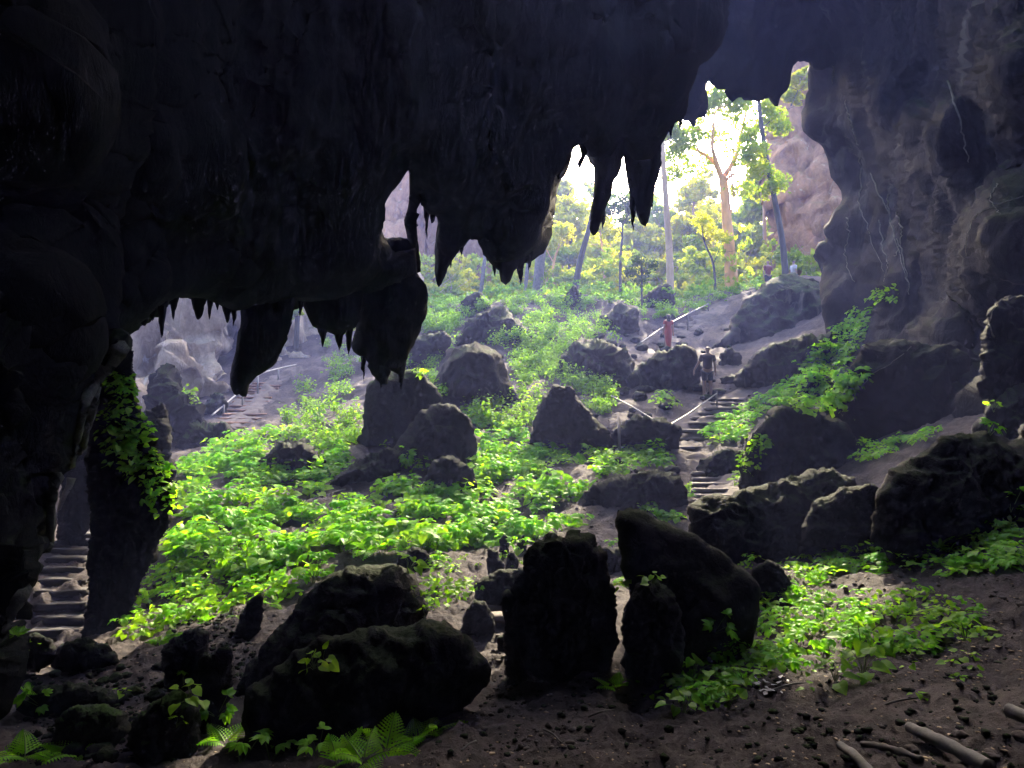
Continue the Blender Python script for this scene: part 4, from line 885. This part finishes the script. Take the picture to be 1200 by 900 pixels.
# long middle slope
zone([(150,690),(200,650),(300,640),(380,660),(340,710),(290,725),(200,760),(140,745)], 200, H, .85, '% on the lower left soil below the hanging plants', 'herbs on the lower left soil', -.3)
zone([(205,560),(250,520),(400,540),(520,560),(640,600),(640,640),(520,650),(440,665),(380,690),(260,665),(200,650)], 760, H, 1.2, '% in the wide green carpet of the left slope', 'herbs in the wide green carpet of the left slope', .06, 1.2, .5, 1.45)
zone([(430,575),(600,545),(640,530),(780,530),(785,560),(700,620),(640,650),(500,650)], 360, H, 1.15, '% in the green patch above the stalagmite cluster', 'herbs above the stalagmite cluster', .02, 1.2, .5, 1.4)
zone([(210,555),(245,520),(330,505),(400,520),(400,560),(300,570)], 230, H, 1.3, '% on the upper left slope below the far stairs', 'herbs below the far stairs', -.3)
zone([(330,510),(350,460),(380,435),(430,470),(420,520),(390,545)], 110, ['shrub','star','herb'], .9, '% on the slope right of the far stairs', 'herbs right of the far stairs', -.35)
zone([(470,545),(500,500),(560,490),(640,520),(640,560),(560,580)], 200, H, 1.2, '% on the slope below the grey boulders', 'herbs below the grey boulders', -.2)
zone([(690,535),(780,528),(785,545),(720,560)], 60, ['herb'], 1.1, '% in the bright row below the sagging handrail', 'herbs below the sagging handrail', -.8)
zone([(490,660),(560,650),(640,650),(560,700),(500,720)], 45, ['herb','seed'], .7, '% by the sandy path behind the big boulders', 'herbs by the sandy path', -.1)
zone([(640,655),(722,640),(760,655),(700,670)], 18, H, .7, '% behind the slanting slab', 'herbs behind the slanting slab', -.4)
zone([(760,580),(810,570),(810,610),(740,620)], 30, H, .8, '% left of the lower steps', 'herbs left of the lower steps', -.2)
# pillar plants
zone([(118,500),(125,450),(150,445),(165,500),(190,540),(212,590),(205,612),(185,600),(160,560),(140,560),(122,530)], 120, ['herb','star','herb'], .8, '% hanging on the dark pillar right of the stone stairs', 'plants hanging on the dark pillar', -.5, rocks=True)
zone([(215,455),(230,460),(232,480),(222,480)], 6, ['herb'], 1.1, '% on the pale veined rock left of the far stairs', 'plants on the pale veined rock', -1, rocks=True)
zone([(125,600),(150,640),(150,700),(140,720)], 10, ['herb'], .6, '% at the foot of the dark pillar', 'plants at the foot of the dark pillar', -.4)
# diagonal right band
zone([(820,515),(850,490),(900,465),(945,420),(985,385),(1005,360),(1018,365),(1012,400),(990,430),(1010,450),(985,475),(960,488),(915,480),(890,490),(870,520),(840,522)], 420, ['herb','herb','star'], 1.15, '% in the diagonal green band on the right slope', 'plants in the diagonal band on the right slope', -.4, rocks=True)
zone([(1010,350),(1030,340),(1055,345),(1050,355),(1020,362)], 14, ['herb'], 1.2, '% high on the bulge of the right wall', 'plants high on the right wall bulge', -1, rocks=True)
zone([(862,580),(862,548),(880,525),(897,518),(895,535),(875,560),(870,582)], 30, ['herb'], .85, '% trailing beside the lower flight of steps', 'plants trailing beside the lower steps', -1, rocks=True)
zone([(995,540),(1010,520),(1060,515),(1100,500),(1105,510),(1060,530),(1010,545)], 60, ['herb','herb','star'], .72, '% in the row on top of the largest right hand rock', 'plants on top of the largest right hand rock', -1, rocks=True)
for (px, py, s, k, lab) in ((1002,492,.9,'star','single pointed herb between the two groups of right hand plants'), (1165,482,.8,'herb','seedling perched beside the grey rock at the right edge'), (1160,510,.7,'star','low herb under the seedling at the right edge'),
     (987,487,.6,'herb','yellowish herb right of the dome shaped boulder'), (1185,598,.8,'star','herb against the grey pillar at the right edge')):
    put(k, px, py, s, lab, None, always=True)
# boulder tops
zone([(430,470),(500,400),(600,380),(700,380),(720,470),(640,520),(560,500),(460,540)], 260, ['herb','shrub','herb'], .8, '% between the grey boulders in the middle of the slope', 'plants between the grey boulders mid slope', -.2)
zone([(800,620),(860,600),(870,660),(760,700),(640,660)], 50, H, .6, '% among the rocks behind the slanting slab', 'herbs among rocks behind the slanting slab', -.2)
zone([(465,430),(485,424),(505,432),(520,450),(522,465),(505,448),(480,436)], 40, ['herb'], .9, '% in the leafy fringe on the grey green boulder', 'leafy fringe on the grey green boulder', -1, rocks=True)
zone([(508,470),(560,478),(620,520),(560,500),(510,480)], 50, ['herb'], 1.0, '% between the grey boulders and the pointed rock', 'plants between the grey boulders and the pointed rock', -.6)
# upper shrubs
zone([(500,400),(495,360),(540,355),(620,352),(700,352),(750,352),(740,362),(700,372),(720,400),(690,440),(700,470),(650,450),(610,460),(600,400),(540,395)], 330, ['shrub','shrub','herb'], .75, '% on the upper middle slope among the boulders', 'shrubs on the upper middle slope', -.35, .3)
zone([(660,450),(700,445),(720,462),(712,490),(680,480)], 50, ['shrub','herb'], .6, '% around the pointed dark rock', 'plants around the pointed dark rock', -.6)
zone([(762,465),(780,460),(798,470),(790,480),(768,482)], 16, ['herb'], 1.1, '% in the isolated tuft by the sagging handrail', 'isolated tuft by the sagging handrail', -1)
zone([(735,350),(800,345),(890,332),(880,342),(840,356),(800,372),(740,378)], 150, ['shrub','shrub','herb'], .65, '% on the crest in front of the forest', 'plants on the crest in front of the forest', -.6)
zone([(500,345),(560,340),(640,345),(740,345),(740,356),(500,365)], 90, ['shrub'], .8, '% along the crest of the slope left of the path', 'shrubs along the crest', -.6)
zone([(490,360),(540,350),(530,395),(495,395)], 50, ['shrub'], .7, '% right behind the low hanging black lobe', 'shrubs behind the low hanging lobe', -.6)
zone([(380,400),(430,380),(430,440),(380,450)], 30, ['shrub'], .7, '% below the pale cliff at the far left', 'shrubs below the pale cliff', -.5)
PL.sort(key=lambda q: -q[0])
def frame_of(n, rz):
    z = (n*.55+Vector((0, -.08, 1))*.6).normalized(); x = Vector((math.cos(rz), math.sin(rz), 0)); y = z.cross(x).normalized(); x = y.cross(z)
    return Matrix((x, y, z)).transposed()
NIND = 290
cnt = {}
bulk = {}
for i, (ss, kind, k, p, rz, n, sc, lab, grp) in enumerate(PL):
    R = frame_of(n, rz); lv, me, ms, mat = TPL[kind][k]
    if i < NIND:
        Mw = Matrix.Translation(Vector(p)) @ R.to_4x4() @ Matrix.Scale(sc, 4)
        nm = {'herb': 'herb', 'star': 'herb', 'fern': 'fern', 'seed': 'seedling', 'shrub': 'shrub'}[kind]
        root = bpy.data.objects.new(nm, None); COL.objects.link(root); root.empty_display_size = .05; root.matrix_world = Mw
        tag(root, lab, nm, grp or 'leafy plants standing singly')
        a = bpy.data.objects.new('foliage', me); COL.objects.link(a); a.parent = root
        b = bpy.data.objects.new('stem', ms); COL.objects.link(b); b.parent = root
    else:
        V = lv[0]@np.array(R).T*sc+p; bulk.setdefault(mat, []).append((V, lv[1]))
for mat, parts in bulk.items():
    V, Fc = join(parts); tag(mesh_obj('ground_cover', V, Fc, M[mat], smooth=False), kind='stuff')
print('plants', len(PL), time.time()-T0)
# ============================================================= trees outside
CROWN = 1.9
def leaf_cloud(blobs, size, aspect=.55, seed=0, fine=1.):
    blobs = [(c, R, int(n*CROWN)) for c, R, n in blobs]
    """blobs: (centre xyz, radius m, count) -> small leaf quads gathered in sprays"""
    r = np.random.default_rng(seed); Vs = []
    for c, R, n in blobs:
        ns = max(3, int(n/14*fine)); cen = r.normal(size=(ns, 3)); cen /= np.linalg.norm(cen, axis=1)[:, None]; cen *= (r.uniform(.15, 1, (ns, 1))**.45)*R*np.array([1, 1, .75])
        w = r.integers(0, ns, n); pts = np.array(c)+cen[w]+r.normal(size=(n, 3))*R*.13*fine*np.array([1, 1, .6])
        u = r.normal(size=(n, 3)); u /= np.linalg.norm(u, axis=1)[:, None]; v = np.cross(u, r.normal(size=(n, 3))+np.array([0, 0, 1.5])); v /= np.linalg.norm(v, axis=1)[:, None]+1e-9
        s = size*r.uniform(.6, 1.3, (n, 1)); a = u*s; b = v*s*aspect
        Vs.append(np.stack([pts-a, pts+b*.9+a*.1, pts+a, pts-b*.9+a*.1], 1).reshape(-1, 3))
    V = np.vstack(Vs); Fc = np.arange(len(V)).reshape(-1, 4); return V, Fc
def tree(line, radii, Y, limbs, blobs, lab, bark='bark_pale', leaf='tree_leaf', size=.17, group='trees at the cave mouth', name='tree', cat='tree', seed=0, dYs=None):
    r = np.random.default_rng(seed+5)
    pts = [P(px, py, Y) for px, py in line]; g = gz(pts[0][0], pts[0][1])[0]
    if name != 'creeper': pts[0][2] = min(pts[0][2], g-.1)
    root = empty(name, pts[0], lab, cat, group); o = np.array(root.location)
    n = max(8, len(line)*5); parts = [tube(np.array(pts)-o, np.array(radii, float), 10, n)]
    for (ln, r0, r1, dy) in limbs:
        k = len(ln); q = [P(px, py, Y+dy*j/(k-1)) for j, (px, py) in enumerate(ln)]
        parts.append(tube(np.array(q)-o, np.array([r0, (r0+r1)/2, r1]), 7, k*4))
        for _ in range(3):     # twigs
            a = np.array(q[-1]) if _ else np.array(q[k//2]); d = r.normal(size=3)*np.array([1, 1, .6])*1.1; parts.append(tube(np.array([a, a+d*.5+np.array([0, 0, .2]), a+d+np.array([0, 0, .5])])-o, [r1, r1*.7, r1*.3], 5))
    V, Fc = join(parts); 
    V = V+(fbm(V*np.array([2, 2, .7]), 3)*.05)[:, None]*np.array([1, 1, 0])
    mesh_obj('trunk', V, Fc, M[bark], root)
    if blobs:
        B3 = [(P(px, py, Y+r.uniform(-1, 1)*R/F*Y*.9)-o, R/F*Y, int(c)) for px, py, R, c in blobs]
        fn = 1.8 if group == 'trees at the cave mouth' else 1.; V, Fc = leaf_cloud([(c, R*(1.15 if fn > 1 else 1), int(n*(1.5 if fn > 1 else 1.25))) for c, R, n in B3], size*(.85 if fn > 1 else 1), seed=seed, fine=fn); mesh_obj('crown', V, Fc, M[leaf], root, smooth=False)
tree([(628,356),(632,315),(638,255),(646,195),(650,120)], [.34,.29,.26,.24,.2], 44, [], [(655,70,40,500)], 'thick smooth grey trunk rising behind the broad stubby stalactite', 'wood', seed=1)
tree([(614,352),(617,325),(620,290),(622,200)], [.13,.11,.10,.08], 46, [], [], 'thin pale trunk just left of the thick grey one', 'wood', seed=2)
tree([(672,345),(679,310),(690,268),(700,225),(712,170)], [.20,.17,.15,.14,.1], 43, [], [(715,120,30,400)], 'dark trunk leaning right, rising from a dark rock behind the tusk', 'bark_dark', seed=3)
tree([(727,350),(727,310),(729,280),(730,262)], [.11,.09,.07,.05], 48, [([(729,275),(722,262),(716,252)], .05, .02, .5), ([(730,265),(736,252),(742,245)], .05, .02, -.5)], [(728,238,13,170), (716,246,9,90), (741,242,9,90), (730,256,9,60)], 'thin dark tree with a small dark crown between tusk and fang', 'bark_dark', 'tree_leaf_dark', .15, seed=4)
tree([(786,342),(784,290),(780,230),(776,165),(775,120)], [.24,.2,.17,.14,.1], 46, [([(776,175),(782,165),(790,158)], .06, .03, .5)], [(788,156,12,260), (797,170,11,150), (784,148,10,120)], 'pale slender straight trunk beside the fang stalactite', 'bark_pale', 'tree_leaf', .16, seed=5)
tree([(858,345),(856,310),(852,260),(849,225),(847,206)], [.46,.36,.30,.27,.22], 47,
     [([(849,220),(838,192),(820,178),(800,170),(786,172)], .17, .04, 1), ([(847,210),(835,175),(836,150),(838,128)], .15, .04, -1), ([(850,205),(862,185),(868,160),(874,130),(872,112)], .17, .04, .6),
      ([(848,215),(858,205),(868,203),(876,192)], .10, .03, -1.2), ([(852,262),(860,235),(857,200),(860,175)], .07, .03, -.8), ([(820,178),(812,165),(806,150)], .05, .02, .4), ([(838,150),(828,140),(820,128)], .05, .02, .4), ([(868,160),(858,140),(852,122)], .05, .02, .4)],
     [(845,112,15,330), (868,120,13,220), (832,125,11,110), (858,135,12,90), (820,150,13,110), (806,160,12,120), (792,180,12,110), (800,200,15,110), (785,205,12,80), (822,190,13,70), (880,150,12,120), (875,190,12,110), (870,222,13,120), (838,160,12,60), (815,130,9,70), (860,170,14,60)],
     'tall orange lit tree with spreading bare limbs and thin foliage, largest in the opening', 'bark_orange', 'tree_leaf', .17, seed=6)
tree([(921,322),(917,285),(908,235),(899,190),(892,145),(888,105)], [.19,.17,.155,.14,.12,.09], 44, [([(899,190),(888,180),(882,172)], .04, .02, .5), ([(893,150),(905,140),(914,132)], .04, .02, .5)],
     [(884,178,13,260), (890,200,12,180), (880,160,10,120), (906,140,13,200), (897,125,11,150), (915,150,10,120), (912,215,12,160), (900,225,10,120)], 'dark slim trunk leaning left in front of the tan cliff', 'bark_dark', 'tree_leaf', .15, seed=7)
tree([(752,352),(752,325),(751,305)], [.06,.05,.03], 42, [([(752,325),(742,318),(736,312)], .02, .01, .3), ([(752,318),(762,310),(768,306)], .02, .01, .3)], [(748,306,8,110), (740,318,8,100), (758,314,8,90), (752,328,8,80), (764,308,6,50)], 'young dark green sapling on the crest left of the pale slender trunk', 'bark_dark', 'tree_leaf_dark', .12, seed=8)
tree([(562,350),(565,330),(568,305),(570,290)], [.15,.13,.12,.1], 50, [], [], 'short pale trunk before the pink cliff under the arch', 'wood', seed=9)
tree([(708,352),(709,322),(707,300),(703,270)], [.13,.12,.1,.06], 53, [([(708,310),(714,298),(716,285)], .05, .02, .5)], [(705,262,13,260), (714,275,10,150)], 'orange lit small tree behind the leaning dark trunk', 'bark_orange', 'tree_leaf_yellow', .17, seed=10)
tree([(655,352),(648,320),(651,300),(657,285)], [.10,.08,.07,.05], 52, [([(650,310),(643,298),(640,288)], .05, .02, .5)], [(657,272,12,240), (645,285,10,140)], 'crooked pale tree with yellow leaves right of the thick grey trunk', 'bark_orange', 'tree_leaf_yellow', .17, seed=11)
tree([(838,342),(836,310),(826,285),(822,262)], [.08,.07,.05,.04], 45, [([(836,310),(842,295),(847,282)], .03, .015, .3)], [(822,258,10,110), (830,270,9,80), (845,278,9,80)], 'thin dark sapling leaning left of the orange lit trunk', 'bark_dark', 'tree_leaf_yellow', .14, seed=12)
BG = [(668,255,34,'tree_leaf_yellow',62,1500,'bright yellow green tree crown left of the tusk'), (640,300,26,'tree_leaf',58,800,'green crown behind the thick grey trunk'), (690,300,30,'tree_leaf_yellow',60,1100,'yellow green crown behind the leaning dark trunk'),
      (722,285,30,'tree_leaf',66,1200,'green crown below the gap between tusk and fang'), (760,290,30,'tree_leaf_yellow',62,1200,'yellow green crown left of the pale slender trunk'), (745,245,22,'tree_leaf',70,600,'loose green crown behind the fang tip'), (805,280,32,'tree_leaf_yellow',60,1400,'yellowish crown between the pale slender and orange trunks'),
      (820,310,28,'tree_leaf',56,900,'low green crown left of the orange trunk'), (835,250,26,'tree_leaf_yellow',70,900,'round yellowish crown behind the orange trunk'), (880,285,30,'tree_leaf',58,1100,'green crown between the orange trunk and the dark slim trunk'), (885,245,24,'tree_leaf',62,800,'mid green crown before the left side of the tan cliff'),
      (930,305,20,'tree_leaf',50,600,'low green bush at the foot of the tan cliff'), (700,225,18,'tree_leaf',74,250,'airy crown seen in the narrow gap beside the tusk'), (905,180,22,'tree_leaf',60,520,'green foliage along the left edge of the tan cliff'), (938,92,13,'tree_leaf_yellow',48,520,'bright foliage in the topmost notch of the opening'), (928,112,12,'tree_leaf_yellow',49,360,'leaves hanging below the topmost notch'),
      (780,325,24,'tree_leaf_yellow',55,700,'low yellowish bush behind the foot of the pale slender trunk'), (730,330,22,'tree_leaf',52,600,'low green bush behind the young sapling'), (665,335,22,'tree_leaf',52,600,'low green bush behind the foot of the leaning dark trunk'), (860,320,24,'tree_leaf_yellow',53,700,'sunny low bush behind the foot of the orange trunk'),
      (520,345,16,'tree_leaf',50,500,'bright green bush under the pink cliff left of the arch'), (600,335,18,'tree_leaf_yellow',52,450,'yellow bush at the foot of the pink cliff'), (540,330,10,'tree_leaf',54,200,'small green bush clinging to the pink cliff'), (410,395,14,'tree_leaf',42,300,'green bush in the gap right of the wide blunt lobe'), (348,365,8,'tree_leaf',41,120,'little green bush high in the gap right of the long stalactite'),
      (815,225,26,'tree_leaf_yellow',68,700,'hazy yellow crown rising behind the left limb of the orange trunk'), (765,262,24,'tree_leaf',66,700,'green crown in the space right of the fang tip'), (660,225,22,'tree_leaf_yellow',66,600,'sunlit crown top just left of the smallest spike'), (895,210,24,'tree_leaf',57,800,'dense green crown behind the dark slim trunk'),
      (455,287,9,'tree_leaf_dark',60,120,'dark green bush on the lower edge of the narrow left window')]
for i, (px, py, R, lf, Y, n, lab) in enumerate(BG):
    n *= 1.5; r = np.random.default_rng(i+200); bl = [(px, py, R*.8, n*.35)]+[(px+r.uniform(-1, 1)*R*.95, py+r.uniform(-.9, .9)*R, R*r.uniform(.3, .55), n*.08) for _ in range(9)]
    cr = 'topmost' in lab or 'clinging' in lab or 'narrow left' in lab or 'left edge of the tan' in lab
    base = (px+r.uniform(-4, 4), py+R if cr else min(350, py+R*1.8+10))
    tree([base, (px+r.uniform(-3, 3), (base[1]+py)/2), (px, py)], [.05, .04, .03] if cr else [.16, .12, .06], Y, [([(px, py+R*.5), (px-R*.4, py), (px-R*.6, py-R*.4)], .05, .02, .8), ([(px, py+R*.4), (px+R*.4, py-.1*R), (px+R*.6, py-R*.5)], .05, .02, -.8)], bl, lab, 'bark_pale' if i % 3 else 'bark_dark', lf, .24 if Y > 52 else .17, 'forest trees and bushes outside the cave', seed=i+30, name='creeper' if cr else 'bush' if 'bush' in lab else 'tree', cat='creeper' if cr else 'bush' if 'bush' in lab else 'tree')
CROWN = 1.0
def undergrowth(name, x0, x1, y0, y1, n, R, per, size, mat, seed):
    r = np.random.default_rng(seed); bl = []
    for _ in range(n):
        Y = r.uniform(y0, y1); x = r.uniform(x0, x1)/F*Y; h = r.uniform(.2, 1)**2*R*2.5
        bl.append((np.array([x, Y, gz(x, Y)[0]+h]), R*r.uniform(.6, 1.4), per))
    V, Fc = leaf_cloud(bl, size, seed=seed); tag(mesh_obj(name, V, Fc, M[mat], smooth=False), kind='stuff')
undergrowth('undergrowth', -150, 400, 50, 95, 330, 1.1, 150, .24, 'tree_leaf_yellow', 1)
undergrowth('undergrowth', -150, 400, 46, 95, 260, 1.1, 150, .22, 'tree_leaf', 2)
undergrowth('undergrowth', -120, 320, 42.5, 48, 90, .4, 130, .09, 'far_leaf', 3)
print('trees', time.time()-T0)
# ============================================================= light, sky, haze, camera
SUN_EL, SUN_AZ = 27.0, 13.0
w = bpy.data.worlds.new('World'); SC.world = w; w.use_nodes = True
t = w.node_tree; t.nodes.clear()
sky = t.nodes.new('ShaderNodeTexSky'); sky.sky_type = 'NISHITA'; sky.sun_disc = False
sky.sun_elevation = math.radians(SUN_EL); sky.sun_rotation = math.radians(SUN_AZ); sky.dust_density = 5; sky.ozone_density = .4
bg = t.nodes.new('ShaderNodeBackground'); bg.inputs['Strength'].default_value = .15
wo = t.nodes.new('ShaderNodeOutputWorld'); t.links.new(sky.outputs[0], bg.inputs[0]); t.links.new(bg.outputs[0], wo.inputs[0])
sd = bpy.data.lights.new('sun', 'SUN'); sd.energy = 2.5; sd.angle = math.radians(.5); sd.color = (1, .86, .62)
so = bpy.data.objects.new('sun', sd); COL.objects.link(so)
el, az = math.radians(SUN_EL), math.radians(SUN_AZ)
dirv = Vector((math.sin(az)*math.cos(el), math.cos(az)*math.cos(el), math.sin(el)))
so.rotation_euler = dirv.to_track_quat('Z', 'Y').to_euler()
HAZE = .0022
if HAZE > 0:
    def box(name, lo, hi, mat):
        V = [(x, y, z) for x in (lo[0], hi[0]) for y in (lo[1], hi[1]) for z in (lo[2], hi[2])]
        Fc = [(0,1,3,2),(4,6,7,5),(0,4,5,1),(2,3,7,6),(0,2,6,4),(1,5,7,3)]
        return mesh_obj(name, V, Fc, mat, smooth=False)
    m, tt, out = nt('haze_air'); pv = tt.nodes.new('ShaderNodeVolumePrincipled')
    pv.inputs['Color'].default_value = (.38, .44, 1.0, 1); pv.inputs['Density'].default_value = HAZE; pv.inputs['Anisotropy'].default_value = .2
    tt.links.new(pv.outputs[0], out.inputs['Volume'])
    tag(box('haze', (-290, -140, -9), (290, 290, 75), m), kind='stuff')
cd = bpy.data.cameras.new('camera'); co = bpy.data.objects.new('camera', cd); COL.objects.link(co)
co.rotation_euler = (math.radians(90), 0, 0); cd.sensor_width = 36; cd.lens = 36*F/1200; cd.clip_end = 2000; cd.clip_start = .05
SC.camera = co
SC.view_settings.view_transform = 'Standard'; SC.view_settings.look = 'None'; SC.view_settings.gamma = 1; SC.view_settings.use_curve_mapping = False
SC.view_settings.exposure = EXPOSURE
SC.render.engine = 'CYCLES'
cy = SC.cycles; cy.use_denoising = True; cy.max_bounces = 8; cy.diffuse_bounces = 5; cy.volume_bounces = 1; cy.transparent_max_bounces = 8
cy.sample_clamp_indirect = 6; cy.caustics_reflective = False; cy.caustics_refractive = False
print('total', time.time()-T0)
